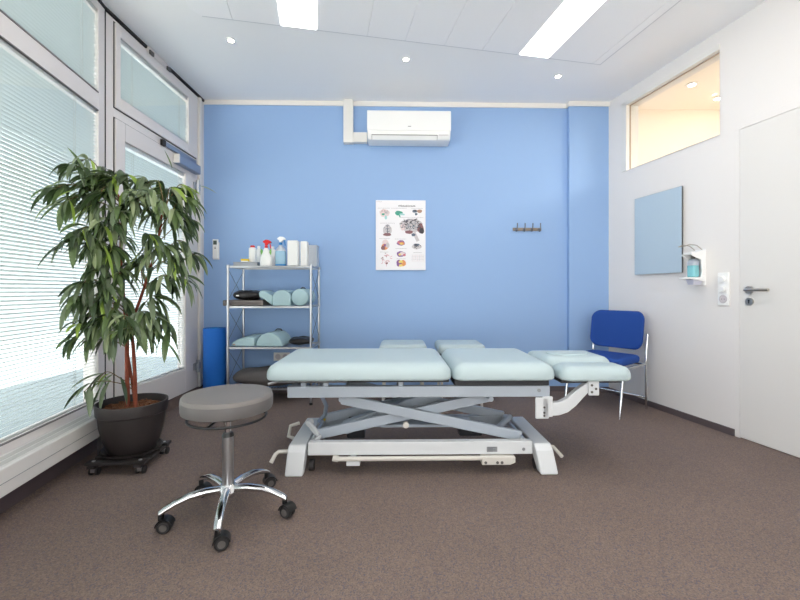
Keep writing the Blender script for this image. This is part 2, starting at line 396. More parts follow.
def blind(wall, s0, s1, z0, z1, label, pitch=0.0205, tilt=27, yd=0.024, cords=(0.2, 0.8), handle=None):
    t = thing('venetian_blind', label, 'blind', wall.loc((s0 + s1) / 2, 0), wall.rz, 'venetian blinds between the panes')
    L = (s1 - s0) / 2 - 0.0006
    mb = MB(); n = int((z1 - z0 - 0.04) / pitch); a = math.radians(tilt); wd = 0.0212
    for i in range(n):
        z = z0 + 0.022 + i * pitch
        top, bot = [], []
        for k in range(4):
            u = (k / 3 - 0.5) * wd; c = 0.0012 * (1 - (2 * k / 3 - 1) ** 2)
            y = yd + u * math.cos(a) + c * math.sin(a); zz = z - u * math.sin(a) + c * math.cos(a)     # inner edge higher, outer edge lower
            top.append((y, zz)); 
        va = [mb.bm.verts.new((-L, y, zz)) for y, zz in top]; vb = [mb.bm.verts.new((L, y, zz)) for y, zz in top]
        for k in range(3): mb._face([va[k], vb[k], vb[k+1], va[k+1]])
    mb.build('slats', M['slat'], t, smooth=60)
    mb = MB(); mb.box(-L, L, yd - 0.009, yd + 0.009, z0 + 0.003, z0 + 0.014); mb.build('bottom_rail', M['frame'], t, smooth=0)
    mb = MB(); mb.box(-L, L, yd - 0.012, yd + 0.012, z1 - 0.022, z1 - 0.001); mb.build('head_rail', M['frame'], t, smooth=0)
    for c in cords:
        for dx in (-0.004, 0.012):
            x = -L + 2 * L * c + dx; mb = MB(); mb.box(x - 0.0013, x + 0.0013, yd - 0.0125, yd - 0.0115, z0 + 0.012, z1 - 0.02); mb.build('ladder_cord', M['cord'], t, smooth=0)
    return t
blind(W_WIN, GE, gs, 0.31, BZ0 - 0.002, 'pale slatted blind filling the tall lower window over the low convector', cords=(0.32, 0.63, 0.9))
blind(W_WIN, GE, gs, BZ1 + 0.002, 2.83, 'pale slatted blind in the high pane above the thick window bar at left', cords=(0.63, 0.93))

# ---- door wall: glazed terrace door with a tilting fanlight ----

sg = lambda px: W_DOOR.sD(px)[0]
sE = sg(204.5)
d0, d1 = sg(114), sg(195.5)
d = sroot('door_2', W_DOOR.loc(), W_DOOR.rz)
mb = MB()
mb.box(0.005, d0 - 0.004, 0, 0.10, 0.09, CEIL - 0.025); mb.box(d1 + 0.004, sE, 0, 0.10, 0.09, CEIL - 0.025)
mb.box(d0 - 0.004, d1 + 0.004, 0, 0.10, 2.856, CEIL - 0.025); mb.box(d0 - 0.004, d1 + 0.004, 0.0, 0.10, 2.203, 2.266)
mb.build('door_frame', M['frame'], d, smooth=0, bevel=0.003)
mb = MB(); mb.box(-0.004, 0.005, -0.003, 0.0, 0.09, CEIL - 0.03)
for z0_, z1_ in ((0.097, 2.197), (2.271, 2.850)):
    mb.box(d0 - 0.007, d0 - 0.0003, -0.004, 0.0, z0_ - 0.006, z1_ + 0.006); mb.box(d1 + 0.0003, d1 + 0.006, -0.004, 0.0, z0_ - 0.006, z1_ + 0.006)
    mb.box(d0, d1, -0.004, 0.0, z1_ + 0.0003, z1_ + 0.006); mb.box(d0, d1, -0.004, 0.0, z0_ - 0.006, z0_ - 0.0003)
mb.build('frame_seal', M['gap'], d, smooth=0)
def leaf(name, z0, z1, gz0, gz1, ga, gb):
    mb = MB()
    mb.box(d0, ga, -0.014, 0.06, z0, z1); mb.box(gb, d1, -0.014, 0.06, z0, z1); mb.box(ga, gb, -0.014, 0.06, z0, gz0); mb.box(ga, gb, -0.014, 0.06, gz1, z1)
    return mb.build(name, M['frame'], d, smooth=0, bevel=0.004)
ga, gb = sg(123.5), sg(184)
lf = leaf('door_leaf', 0.097, 2.197, 0.31, 2.07, ga, gb)
ta, tb = sg(119), sg(187.3)
lt = leaf('fanlight_sash', 2.271, 2.850, 2.352, 2.778, ta, tb)
for par, a, b, z0, z1 in ((lf, ga, gb, 0.31, 2.07), (lt, ta, tb, 2.352, 2.778)):
    mb = MB(); mb.box(a, b, -0.005, -0.001, z0, z1); mb.build('glass', M['glass'], par, smooth=0)
blind(W_DOOR, ga, gb, 0.312, 2.068, 'pale slatted blind inside the tall glazed door behind the plant', yd=0.014, cords=(0.12, 0.9))
blind(W_DOOR, ta, tb, 2.354, 2.776, 'pale slatted blind in the tilting fanlight over the glazed door', yd=0.014, cords=(0.15, 0.85))
# hinges and lever of the glazed door
for hz_ in (0.30, 2.00):
    hs_ = d1 - 0.012
    mb = MB(); mb.tube([(hs_, -0.03, hz_ - 0.05), (hs_, -0.03, hz_ + 0.05)], 0.014, 14); mb.box(hs_ - 0.06, hs_, -0.028, -0.0145, hz_ - 0.03, hz_ + 0.03); mb.box(hs_, hs_ + 0.05, -0.03, -0.0005, hz_ - 0.03, hz_ + 0.03)
    for k in (-0.052, 0.0, 0.052): mb.tube([(hs_, -0.03, hz_ + k - 0.006), (hs_, -0.03, hz_ + k + 0.006)], 0.016, 14)
    mb.build('hinge', M['steel'], d)
# door closer
c0, c1, cm = sg(160), sg(193), sg(172)
zt = 2.205
mb = MB(); mb.box(c0, c1, -0.032, -0.016, zt - 0.004, zt + 0.032); co = mb.build('closer_rail', M['alu'], d, smooth=0, bevel=0.003)
mb = MB(); mb.box(c0 - 0.02, c0 + 0.025, -0.036, -0.014, zt - 0.012, zt + 0.036); mb.build('rail_end', M['gap'], co, smooth=0, bevel=0.002)
mb = MB(); mb.box(cm, c1 + 0.01, -0.07, -0.014, zt - 0.10, zt - 0.02); mb.build('closer_body', M['alu'], co, smooth=0, bevel=0.006)
mb = MB(); mb.box(cm - 0.012, cm - 0.0002, -0.068, -0.016, zt - 0.098, zt - 0.022); mb.build('closer_end_cap', M['framew'], co, smooth=0, bevel=0.004)
# threshold, shadow gap, and side strip
mb = MB(); mb.box(0.0, sE, 0.0, 0.10, 0.0, 0.088)
o = struct(mb.build('threshold', mat('brown_threshold', S(112, 98, 94), 0.8), smooth=0)); o.location = W_DOOR.loc(); o.rotation_euler.z = W_DOOR.rz
mb = MB(); mb.box(0.0, sg(150), -0.01, 0.10, CEIL - 0.022, CEIL - 0.0005); mb.box(sg(167), sE, -0.01, 0.10, CEIL - 0.022, CEIL - 0.0005); mb.box(sg(150), sg(167), 0.03, 0.10, CEIL - 0.03, CEIL - 0.0005)
o = struct(mb.build('trim_2', M['gap'], smooth=0)); o.location = W_DOOR.loc(); o.rotation_euler.z = W_DOOR.rz
mb = MB(); mb.box(GE, 0.0, -0.008, 0.0, CEIL - 0.02, CEIL - 0.0005)
o = struct(mb.build('trim_3', M['gap'], smooth=0)); o.location = W_WIN.loc(); o.rotation_euler.z = W_WIN.rz
t = thing('window_opener', 'small steel fanlight opener fixed at the ceiling edge above the glazed door', 'window opener', W_DOOR.loc(sg(157), CEIL - 0.05), W_DOOR.rz)
hl = (sg(168) - sg(147)) / 2
mb = MB(); mb.box(-hl, hl, -0.022, 0.004, 0.0, 0.045); mb.build('housing', M['frame'], t, smooth=0, bevel=0.003)
for x in (-hl - 0.0, hl - 0.05): mb = MB(); mb.box(x, x + 0.05, -0.036, -0.0225, -0.012, 0.02); mb.build('bracket', M['hub'], t, smooth=0, bevel=0.003)
# vertical conduit beside the door
p = W_DOOR.loc(sg(198.3), 0)
mb = MB(); mb.box(-0.018, 0.018, -0.028, -0.0005, 0.092, CEIL - 0.03)
o = tag(mb.build('cable_conduit', M['framew'], smooth=0, bevel=0.006), 'slim pale vertical conduit on the frame between glazed door and blue wall', 'conduit'); o.location = p; o.rotation_euler.z = W_DOOR.rz
mb = MB(); mb.box(sE - 0.03, 1.7, 0.0, 0.14, 0, CEIL); o = struct(mb.build('wall_corner', M['frame'], smooth=0)); o.location = W_DOOR.loc(0.03); o.rotation_euler.z = W_DOOR.rz

# convector under the large window
n = Vector((-W_WIN.u.y, W_WIN.u.x)) * -1           # into the room
def wpt(s, off): q = W_WIN.at(s) + n * off; return (q.x, q.y)
fe, fb = W_WIN.sD(87)[0], -2.6
t = thing('convector_heater', 'long low white convector heater under the blind window beside the plant', 'heater')
plan = [wpt(fb, 0.004), wpt(fb, 0.125), wpt(fe + 0.14, 0.125), wpt(-0.03, 0.02), wpt(-0.03, 0.004)]
mb = MB(); mb.prism(plan, 0.145, 0.268); mb.build('casing', M['conv'], t, smooth=0, bevel=0.006)
mb = MB()
for o0, o1 in ((0.03, 0.058), (0.072, 0.10)):
    mb.prism([wpt(fb + 0.05, o0), wpt(fb + 0.05, o1), wpt(fe - 0.05, o1), wpt(fe - 0.05, o0)], 0.2682, 0.2705)
mb.build('top_grille', mat('grille_lacquer', S(200, 198, 196), 0.4), t, smooth=0)
mb = MB(); mb.prism([wpt(fb, 0.1252), wpt(fb, 0.128), wpt(fe + 0.13, 0.128), wpt(fe + 0.13, 0.1252)], 0.203, 0.2045); mb.build('front_groove', M['label'], t, smooth=0)
for s_ in (-2.2, -1.35, fe + 0.02):
    q = wpt(s_, 0.07); mb = MB(); mb.box(q[0] - 0.015, q[0] + 0.015, q[1] - 0.015, q[1] + 0.015, 0, 0.146); mb.build('foot', M['steel'], t, smooth=0)

mb = MB(); mb.box(SEW, -0.02, -0.006, -0.0005, 0, 0.143)  # dark strip standing in for the shade beneath the convector
o = struct(mb.build('shade_strip_left', M['base'], smooth=0)); o.location = W_WIN.loc(); o.rotation_euler.z = W_WIN.rz
# outside: paving, plus a forecourt, building and canopy added to steer the daylight
mb = MB(); mb.box(-40, -2.45, 0.3, 30, -0.25, -0.12); struct(mb.build('ground_outside', M['ground'], smooth=0))
mb = MB(); mb.box(-40, 20, -30, REAR - 0.3, -0.25, -0.12); mb.box(-40, -2.45, REAR - 0.3, 0.3, -0.25, -0.12); struct(mb.build('added_forecourt', M['forecourt'], smooth=0))  # bright ground added to throw daylight up to the ceiling
mb = MB(); mb.box(-9.4, -9, 0.8, 30, -0.12, 7.5); struct(mb.build('added_facade', M['facade'], smooth=0))  # added building face, dims what shows through the blinds
mb = MB(); mb.box(-4.6, -2.3, 0.9, 9.0, 2.93, 3.1); struct(mb.build('added_canopy', M['facade'], smooth=0))  # added overhang, keeps the bright sky out of the upper panes

# ------------------------------------------------------------------ ceiling field and lights
def cpt(px, py, z=CEIL): D = (z - CH) * F / (HY - py); return Vector(((px - CX) / F * D, D))
PL, PR = cpt(192, 12.4), cpt(600, 62.6)
eu = (PR - PL).normalized(); ev = Vector((eu.y, -eu.x))         # along the front edge, towards the camera
WF = (PR - PL).length; LF = 3.9
fr = math.atan2(eu.y, eu.x)
def front_s(px, py0=12.4):
    k = (px - CX) / F; s = (k * PL.y - PL.x) / (eu.x - k * eu.y); return s
la0, la1, lb0, lb1 = (front_s(x) for x in (280.5, 317.3, 518.6, 548.3))
j = front_s(482) - front_s(444)
edges = [0.0, front_s(232.5), la0, la1, front_s(330) ] 
js = sorted([front_s(232.5), front_s(367), front_s(405), front_s(444), front_s(482), front_s(592.5)])
cuts = [0.0] + [js[0]] + [(la0), (la1)] + js[1:5] + [lb0, lb1] + [js[5]] + [WF]
fld = sroot('ceiling_field', (PL.x, PL.y, CEIL - 0.016), fr)
LEN = 2.45
mb = MB(); g = 0.0010
for i in range(len(cuts) - 1):
    a, b = cuts[i], cuts[i+1]
    if abs(a - la0) < 1e-6 or abs(a - lb0) < 1e-6:
        mb.box(a + g, b - g, -LF, -LEN - 0.004, 0, 0.0158); continue
    if i == 0:
        mb.prism([(a + 0.06, 0), (a, -0.06), (a - 0.05, -LF), (b - g, -LF), (b - g, 0)], 0, 0.0158)
    else: mb.box(a + g, b - g, -LF, 0, 0, 0.0158)
mb.build('acoustic_panels', M['acoustic'], fld, smooth=0, bevel=0.0015, seg=1)
mb = MB(); mb.box(0.06, la0 - 0.002, 0.0005, 0.016, 0.006, 0.0158); mb.box(la1 + 0.002, lb0 - 0.002, 0.0005, 0.016, 0.006, 0.0158); mb.box(lb1 + 0.002, WF + 0.014, 0.0005, 0.016, 0.006, 0.0158); mb.box(WF + 0.0005, WF + 0.014, -LF, 0.0, 0.006, 0.0158)
mb.build('edge_trim', mat('edge_trim_grey', S(215, 215, 218), 0.6), fld, smooth=0)
for (a, b, lab) in ((la0, la1, 'long flush ceiling light over the plant side, cut by the photo top'), (lb0, lb1, 'long slanting flush ceiling light on the side of the transom window')):
    q = PL + eu * (a + b) / 2
    t = thing('ceiling_light', lab, 'ceiling light', (q.x, q.y, CEIL - 0.018), fr, 'long flush ceiling lights')
    h = (b - a) / 2 - 0.0015
    mb = MB(); mb.box(-h, h, -LEN, -0.001, 0.004, 0.0175); mb.build('housing', M['whitep'], t, smooth=0)
    mb = MB(); mb.box(-h + 0.004, h - 0.004, -LEN + 0.004, -0.005, 0.0, 0.0039); mb.build('diffuser', M['lamp'], t, smooth=0)
def downlight(px, py, label, z, r=0.028):
    q = cpt(px, py, z)
    t = thing('downlight', label, 'downlight', (q.x, q.y, z), 0, 'recessed ceiling spotlights')
    mb = MB(); mb.lathe([(r * 0.72, -0.001), (r * 0.78, -0.006), (r * 1.25, -0.004), (r * 1.3, 0.0)], n=28); mb.build('trim_ring', M['whitep'], t)
    mb = MB(); mb.lathe([(0.001, -0.0066), (r * 0.68, -0.0066), (r * 0.7, -0.0062)], n=24); mb.build('lens', M['spot'], t)
    return t
downlight(231, 40, 'round recessed ceiling spotlight nearest the glazed door', CEIL)
downlight(406, 59, 'round recessed ceiling spotlight in front of the air conditioner', CEIL)
downlight(558, 76, 'round recessed ceiling spotlight nearest the pilaster corner', CEIL)
downlight(692, 84.5, 'nearer ceiling spotlight seen through the transom window in the next room', CEIL - 0.013, 0.04)
downlight(718, 98.5, 'ceiling spotlight at the cut edge of the transom glass, in the next room', CEIL - 0.013, 0.04)
def area(name, loc, rot, sx, sy, e, col):
    l = bpy.data.lights.new(name, 'AREA'); l.shape = 'RECTANGLE'; l.size = sx; l.size_y = sy; l.energy = e; l.color = col
    o = bpy.data.objects.new(name, l); C.objects.link(o); o.location = loc; o.rotation_euler = rot; o['kind'] = 'helper'; return o
area('next_room_fill', (4.2, 1.6, CEIL - 0.05), (0, 0, 0), 1.2, 1.2, 150, (1.0, 0.92, 0.81))  # unseen area light added to brighten the next room

# ------------------------------------------------------------------ things on the back wall
def back(px, py, off=0.0):
    s, z = W_BACK.sz(px, py); q = W_BACK.at(s); nn = Vector((W_BACK.u.y, -W_BACK.u.x)); q = q + nn * off; return (q.x, q.y, z)
# air conditioner
cx_, cz0, cz1 = 0.078, 2.452, 2.728
t = thing('air_conditioner', 'white split air conditioner high on the blue wall', 'air conditioner', (0.082, W_BACK.at(2.02).y, 0), W_BACK.rz)
prof = [(-0.002, cz0 + 0.005), (-0.10, cz0), (-0.165, cz0 + 0.012), (-0.192, cz0 + 0.045), (-0.205, cz0 + 0.075), (-0.208, cz0 + 0.20), (-0.203, cz1 - 0.012), (-0.19, cz1), (-0.002, cz1)]
def side_prism(mb, prof, x0, x1):
    mb.loft([[Vector((x0, y, z)) for y, z in prof], [Vector((x1, y, z)) for y, z in prof]]); return mb
AH = 0.397
mb = side_prism(MB(), prof, -AH, AH); mb.build('housing', M['whitep'], t, smooth=30, bevel=0.012, seg=3)
mb = MB()
side_prism(mb, [(-0.207, cz0 + 0.082), (-0.214, cz0 + 0.085), (-0.216, cz0 + 0.2), (-0.21, cz1 - 0.006), (-0.196, cz1 + 0.004), (-0.19, cz1 - 0.004)], -AH - 0.002, AH + 0.002)
mb.build('front_panel', M['whitep'], t, smooth=30, bevel=0.008, seg=3)
mb = MB(); side_prism(mb, [(-0.168, cz0 + 0.010), (-0.195, cz0 + 0.042), (-0.197, cz0 + 0.041), (-0.17, cz0 + 0.008)], -AH + 0.045, AH - 0.13); mb.build('air_flap', M['whitep'], t, smooth=0, bevel=0.001)
mb = MB(); side_prism(mb, [(-0.196, cz0 + 0.047), (-0.199, cz0 + 0.049), (-0.198, cz0 + 0.046), (-0.196, cz0 + 0.044)], -AH + 0.04, AH - 0.125)
for x in (-AH + 0.04, AH - 0.128): side_prism(mb, [(-0.199, cz0 + 0.049), (-0.172, cz0 + 0.009), (-0.170, cz0 + 0.010), (-0.196, cz0 + 0.049)], x, x + 0.003)
mb.build('flap_gap', M['hub'], t, smooth=0)
mb = MB(); mb.box(-0.012, 0.018, -0.2172, -0.2158, cz0 + 0.118, cz0 + 0.125); mb.build('badge', M['inkg'], t, smooth=0)
mb = MB(); mb.box(AH - 0.115, AH - 0.02, -0.2, -0.197, cz0 + 0.046, cz0 + 0.052); mb.build('display_strip', M['p_grey'], t, smooth=0)
# cable duct
x0, x1 = back(344, 100)[0], back(353.6, 100)[0]
t = thing('cable_duct', 'white L-shaped cable duct beside the air conditioner', 'cable duct', ((x0 + x1) / 2, back(349, 100)[1], 0), W_BACK.rz)
hw = (x1 - x0) / 2 * 0.985
mb = MB(); mb.box(-hw, hw, -0.065, -0.0005, 2.47, CEIL - 0.002); mb.build('vertical_duct', M['framew'], t, smooth=0, bevel=0.003)
mb = MB(); mb.box(hw + 0.0005, 0.185, -0.06, -0.0005, 2.478, 2.575); mb.build('horizontal_duct', M['framew'], t, smooth=0, bevel=0.003)
# poster
px0, pz1 = back(375.8, 200)[0], back(400, 200, 0.02)[2]
t = thing('anatomy_poster', 'white anatomy poster with coloured brain drawings on the blue wall', 'poster', (back(400.7, 235)[0], back(400.7, 235)[1], 1.567), W_BACK.rz)
PW, PH = 0.497, 0.697
mb = MB(); mb.box(-PW/2, PW/2, -0.018, -0.0005, -PH/2, PH/2); mb.build('board', M['paper'], t, smooth=0, bevel=0.002)
PM = [M[k] for k in ('p_pink', 'p_grey', 'p_teal', 'p_lt', 'p_red', 'p_org', 'p_yel', 'p_pur', 'p_brn', 'p_bl', 'p_rose', 'ink', 'inkg')]
PI_ = {k: i for i, k in enumerate(('pink', 'grey', 'teal', 'lt', 'red', 'org', 'yel', 'pur', 'brn', 'bl', 'rose', 'ink', 'inkg'))}
def pp(u, v): return (-PW/2 + (u - 10) / 408 * PW, PH/2 - (v - 6) / 574 * PH)
prnd = random.Random(3)
def blob(mb, u, v, w, h, col, lay=1, wob=0.1, n=22, rot=0.0):
    mb.mi = PI_[col]; pts = []
    ph = [prnd.uniform(0, 6.28) for _ in range(3)]
    for i in range(n):
        a = 2*PI*i/n; r = 1 + wob * (math.sin(3*a + ph[0]) * .5 + math.sin(5*a + ph[1]) * .35 + math.sin(8*a + ph[2]) * .3)
        x, y = r * w/2 * math.cos(a), r * h/2 * math.sin(a)
        pts.append(pp(u + x*math.cos(rot) - y*math.sin(rot), v + x*math.sin(rot) + y*math.cos(rot)))
    y = -0.0182 - 0.0003 * lay
    mb.loft([[Vector((a, -0.0179, b)) for a, b in pts], [Vector((a, y, b)) for a, b in pts]])
def stroke(mb, pts, wd, col, lay=2):
    mb.mi = PI_[col]; y = -0.0182 - 0.0003 * lay
    P = [Vector(pp(*p)) for p in pts]
    for a, b in zip(P, P[1:]):
        d = (b - a).normalized(); q = Vector((-d.y, d.x)) * wd / 408 * PW / 2
        r = [a + q, a - q, b - q, b + q]
        mb.loft([[Vector((p.x, -0.0179, p.y)) for p in r], [Vector((p.x, y, p.y)) for p in r]])
def folds(mb, u, v, w, h, n, col, wd=3, ln=0.2, lay=3):
    for _ in range(n):
        a, r = prnd.uniform(0, 6.28), math.sqrt(prnd.random()) * 0.85
        x, y = u + r*w/2*math.cos(a), v + r*h/2*math.sin(a); b = prnd.uniform(0, 6.28); pts = [(x, y)]
        for _k in range(3):
            b += prnd.uniform(-0.9, 0.9); x += math.cos(b) * w * ln / 3; y += math.sin(b) * h * ln / 3; pts.append((x, y))
        stroke(mb, pts, wd, col, lay)
def drawing(fn, nm='brain_drawing'):
    mb = MB(); fn(mb); mb.build(nm, PM, t, smooth=0)
def d1_(m): blob(m, 82, 112, 82, 64, 'pink'); blob(m, 70, 122, 26, 16, 'teal', 2); blob(m, 92, 148, 20, 34, 'lt', 2); blob(m, 98, 108, 34, 26, 'grey', 2); folds(m, 82, 110, 80, 60, 10, 'p' and 'red', 2, .2)
def d2_(m): blob(m, 198, 112, 64, 38, 'teal'); blob(m, 225, 122, 44, 16, 'lt', 2, rot=.1); stroke(m, [(200, 122), (210, 148)], 9, 'teal'); folds(m, 195, 108, 50, 26, 5, 'bl', 2)
def d3_(m): blob(m, 330, 96, 44, 24, 'bl'); blob(m, 368, 96, 42, 28, 'brn', 2); blob(m, 340, 120, 22, 20, 'bl', 2); blob(m, 332, 92, 26, 10, 'ink', 3)
def d4_(m):
    blob(m, 300, 212, 186, 112, 'grey', 1, .06); blob(m, 232, 226, 44, 56, 'pink', 2); blob(m, 376, 236, 52, 80, 'red', 2, .14); blob(m, 385, 258, 40, 48, 'ink', 3); blob(m, 282, 268, 66, 28, 'red', 3)
    stroke(m, [(322, 270), (338, 305), (356, 342)], 26, 'grey', 2); blob(m, 318, 290, 34, 24, 'bl', 4)
    folds(m, 295, 208, 176, 100, 46, 'bl', 3.0, .16, 5); folds(m, 300, 205, 180, 100, 30, 'ink', 3.5, .16, 6); folds(m, 372, 230, 60, 84, 9, 'ink', 4, .3, 5)
def d5_(m): blob(m, 105, 250, 72, 86, 'grey'); blob(m, 103, 288, 66, 26, 'red', 2); stroke(m, [(105, 206), (105, 276)], 3, 'ink'); folds(m, 105, 245, 70, 76, 18, 'bl', 2.5, .2)
def d6_(m): blob(m, 88, 352, 52, 44, 'pink'); blob(m, 82, 390, 56, 52, 'org', 2); blob(m, 70, 398, 34, 36, 'red', 3); blob(m, 106, 376, 32, 44, 'grey', 3); blob(m, 84, 376, 20, 20, 'pur', 4)
def d7_(m): blob(m, 215, 357, 66, 44, 'pur'); blob(m, 222, 360, 46, 26, 'org', 2); blob(m, 218, 364, 26, 14, 'yel', 3); blob(m, 196, 352, 22, 20, 'rose', 3)
def d8_(m): blob(m, 216, 448, 72, 46, 'pur'); blob(m, 226, 446, 50, 28, 'pink', 2); blob(m, 206, 452, 22, 18, 'yel', 3); blob(m, 244, 456, 24, 20, 'rose', 3)
def d9_(m): blob(m, 200, 523, 44, 56, 'pur'); blob(m, 236, 523, 40, 52, 'org', 2); blob(m, 214, 512, 34, 26, 'yel', 3); blob(m, 214, 542, 30, 20, 'yel', 3); blob(m, 216, 524, 12, 10, 'red', 4)
def d10(m): blob(m, 345, 388, 82, 40, 'p' and 'grey'); blob(m, 344, 372, 50, 20, 'bl', 2); folds(m, 345, 385, 76, 36, 14, 'ink', 3.5, .25)
def d11(m): folds(m, 92, 490, 92, 96, 16, 'rose', 3, .22, 1); folds(m, 82, 478, 60, 70, 8, 'red', 3.5, .2, 1); blob(m, 100, 524, 16, 18, 'red', 1)
def d12(m):
    for k in range(7): stroke(m, [(308 + k*15, 452), (306 + k*15, 506 - (k % 3) * 6)], 1.8, 'pink' if k % 2 else 'grey', 1)
    for k in range(5): stroke(m, [(304, 458 + k*12), (404, 456 + k*12)], 1.8, 'grey' if k % 2 else 'pink', 1)
for fn in (d1_, d2_, d3_, d4_, d5_, d6_, d7_, d8_, d9_, d10, d11): drawing(fn)
drawing(d12, 'chart_table')
for cap_ in ((26, 128, 72), (135, 262, 72), (300, 398, 73), (45, 166, 195), (215, 400, 147), (40, 130, 322), (165, 264, 325), (170, 264, 403), (45, 112, 432), (180, 258, 487), (318, 386, 436), (16, 60, 20)):
    def caps(m):
        u0, u1, v = cap_; u = u0
        while u < u1 - 4:
            L = prnd.uniform(5, 16); stroke(m, [(u, v), (min(u + L, u1), v)], 2.6, 'inkg', 1); u += L + 2.5
    drawing(caps, 'caption_line')
def title(m):
    u = 196
    while u < 334:
        if 262 < u < 270: u = 271
        h = prnd.choice((10, 10, 13, 10, 14)); stroke(m, [(u, 59), (u, 59 - h)], 3.2, 'ink', 1); stroke(m, [(u, 59 - prnd.choice((0, 5, 9))), (u + 5, 59 - prnd.choice((0, 5, 9)))], 2.6, 'ink', 1); u += 8.2
drawing(title, 'title_line')
# coat rack
q0, q1 = back(512.6, 229.4), back(541, 230)
t = thing('coat_rack', 'small metal coat rail with four hooks on the blue wall', 'coat rack', ((q0[0] + q1[0]) / 2, (q0[1] + q1[1]) / 2, q0[2]), W_BACK.rz)
L = (q1[0] - q0[0]) / 2
mb = MB(); mb.box(-L, L, -0.012, -0.0005, -0.015, 0.015); mb.build('rail', M['rail'], t, smooth=0, bevel=0.002)
for k in range(4):
    x = -L * 0.78 + k * L * 2 * 0.78 / 3 * 1.03
    mb = MB(); mb.tube([(x, -0.0122, -0.012), (x, -0.03, -0.022), (x, -0.05, -0.005), (x, -0.056, 0.03), (x + 0.002, -0.05, 0.055)], 0.0055, 8); mb.tube([(x, -0.0122, 0.0), (x, -0.018, 0.0)], 0.011, 12); mb.build('hook', M['wire'], t)
# air conditioner remote in a holder
q = back(216.5, 249.5)
t = thing('remote_control', 'white remote control in a holder on the blue wall above the blue foam roll', 'remote control', q, W_BACK.rz)
mb = MB(); mb.box(-0.031, 0.031, -0.012, -0.0005, -0.10, 0.07); mb.build('holder', M['framew'], t, smooth=0, bevel=0.004)
mb = MB(); mb.box(-0.027, 0.027, -0.032, -0.0125, -0.09, 0.098); rb = mb.build('body', M['whitep'], t, smooth=0, bevel=0.005)
mb = MB(); mb.box(-0.018, 0.016, -0.0334, -0.032, 0.045, 0.085); mb.build('display', M['lcd'], rb, smooth=0)
mb = MB(); mb.box(-0.006, 0.006, -0.0345, -0.032, 0.005, 0.014); mb.box(-0.004, 0.004, -0.0345, -0.032, 0.018, 0.024); mb.build('button', M['hub'], rb, smooth=0)
# socket behind the shelf
q = back(282, 356.5)
t = thing('wall_socket', 'white double socket low on the blue wall behind the shelf rack', 'socket', q, W_BACK.rz)
mb = MB(); mb.box(-0.08, 0.08, -0.012, -0.0005, -0.041, 0.041); mb.build('cover_plate', M['framew'], t, smooth=0, bevel=0.003)
for x in (-0.037, 0.037):
    mb = MB(); mb.lathe([(0.027, 0.0), (0.025, 0.002), (0.02, 0.002), (0.018, 0.0006)], n=20, mtx=Matrix.Translation((x, -0.0122, 0)) @ Matrix.Rotation(PI/2, 4, 'X')); mb.build('socket_well', M['p_grey'], t)

# ------------------------------------------------------------------ things on the right wall
s0, s1 = W_RIGHT.sD(636.8)[0], W_RIGHT.sD(684.2)[0]; z0, z1 = 1.159, 1.847
t = thing('glass_wall_panel', 'plain frameless blue-grey rectangular panel on the white wall beside the dispenser', 'wall panel', W_RIGHT.loc((s0 + s1) / 2, 0), W_RIGHT.rz)
h = (s1 - s0) / 2
mb = MB(); mb.box(-h, h, -0.022, -0.014, z0, z1); mb.build('panel_body', [M['mirrore']], t, smooth=0)
mb = MB(); mb.box(-h + 0.0012, h - 0.0012, -0.0228, -0.0221, z0 + 0.0012, z1 - 0.0012); mb.build('panel_face', M['panel'], t, smooth=0)
mb = MB(); mb.box(-h + 0.05, h - 0.05, -0.0138, -0.0005, z0 + 0.05, z1 - 0.05); mb.build('mounting_board', M['mirrore'], t, smooth=0)
# soap dispenser
sp = W_RIGHT.sD(701)[0]
t = thing('sanitizer_dispenser', 'white elbow-lever sanitizer dispenser with turquoise gel beside the blue-grey panel', 'dispenser', W_RIGHT.loc(sp, 1.055), W_RIGHT.rz)
t.scale = (1, 0.8, 1)
mb = MB(); mb.box(-0.045, 0.045, -0.022, -0.0005, 0, 0.27); mb.build('back_plate', M['whitep'], t, smooth=0, bevel=0.006)
for x in (-0.046, 0.038):
    mb = MB()
    prof = [(-0.02, 0.03), (-0.155, 0.045), (-0.16, 0.058), (-0.062, 0.062), (-0.05, 0.10), (-0.06, 0.19), (-0.105, 0.205), (-0.16, 0.222), (-0.16, 0.235), (-0.05, 0.262), (-0.02, 0.262)]
    mb.loft([[Vector((x, y, z)) for y, z in prof], [Vector((x + 0.008, y, z)) for y, z in prof]]); mb.build('side_panel', M['whitep'], t, smooth=0, bevel=0.002)
mb = MB(); mb.box(-0.038, 0.038, -0.155, -0.02, 0.232, 0.248, Matrix.Translation((0, 0, 0)) ); mb.build('pump_housing', M['whitep'], t, smooth=0, bevel=0.004)
mb = MB(); mb.pad(rrect(-0.033, 0.033, -0.122, -0.058, 0.015), [(0.004, 0.0625), (0, 0.068), (0, 0.148), (0.001, 0.15)]); mb.build('gel_bottle', M['soap'], t)
mb = MB(); mb.pad(rrect(-0.033, 0.033, -0.122, -0.058, 0.015), [(0, 0.1505), (0, 0.178), (0.015, 0.196), (0.022, 0.2)]); mb.build('bottle_neck', M['frost'], t)
mb = MB(); mb.tube([(0, -0.09, 0.2005), (0, -0.09, 0.229)], 0.016, 14); mb.build('pump', M['hub'], t)
mb = MB(); mb.pad(rrect(-0.036, 0.036, -0.215, -0.023, 0.02), [(0.004, 0.047), (0, 0.05), (0, 0.058), (0.003, 0.0595)]); mb.build('drip_tray', M['whitep'], t)
mb = MB(); mb.pad(rrect(-0.036, 0.036, -0.13, -0.023, 0.01), [(0.012, 0.005), (0, 0.045)]); mb.build('tray_base', mat('lilac_shadowed_plastic', (lin(206), lin(206), lin(222), 1), 0.4), t)
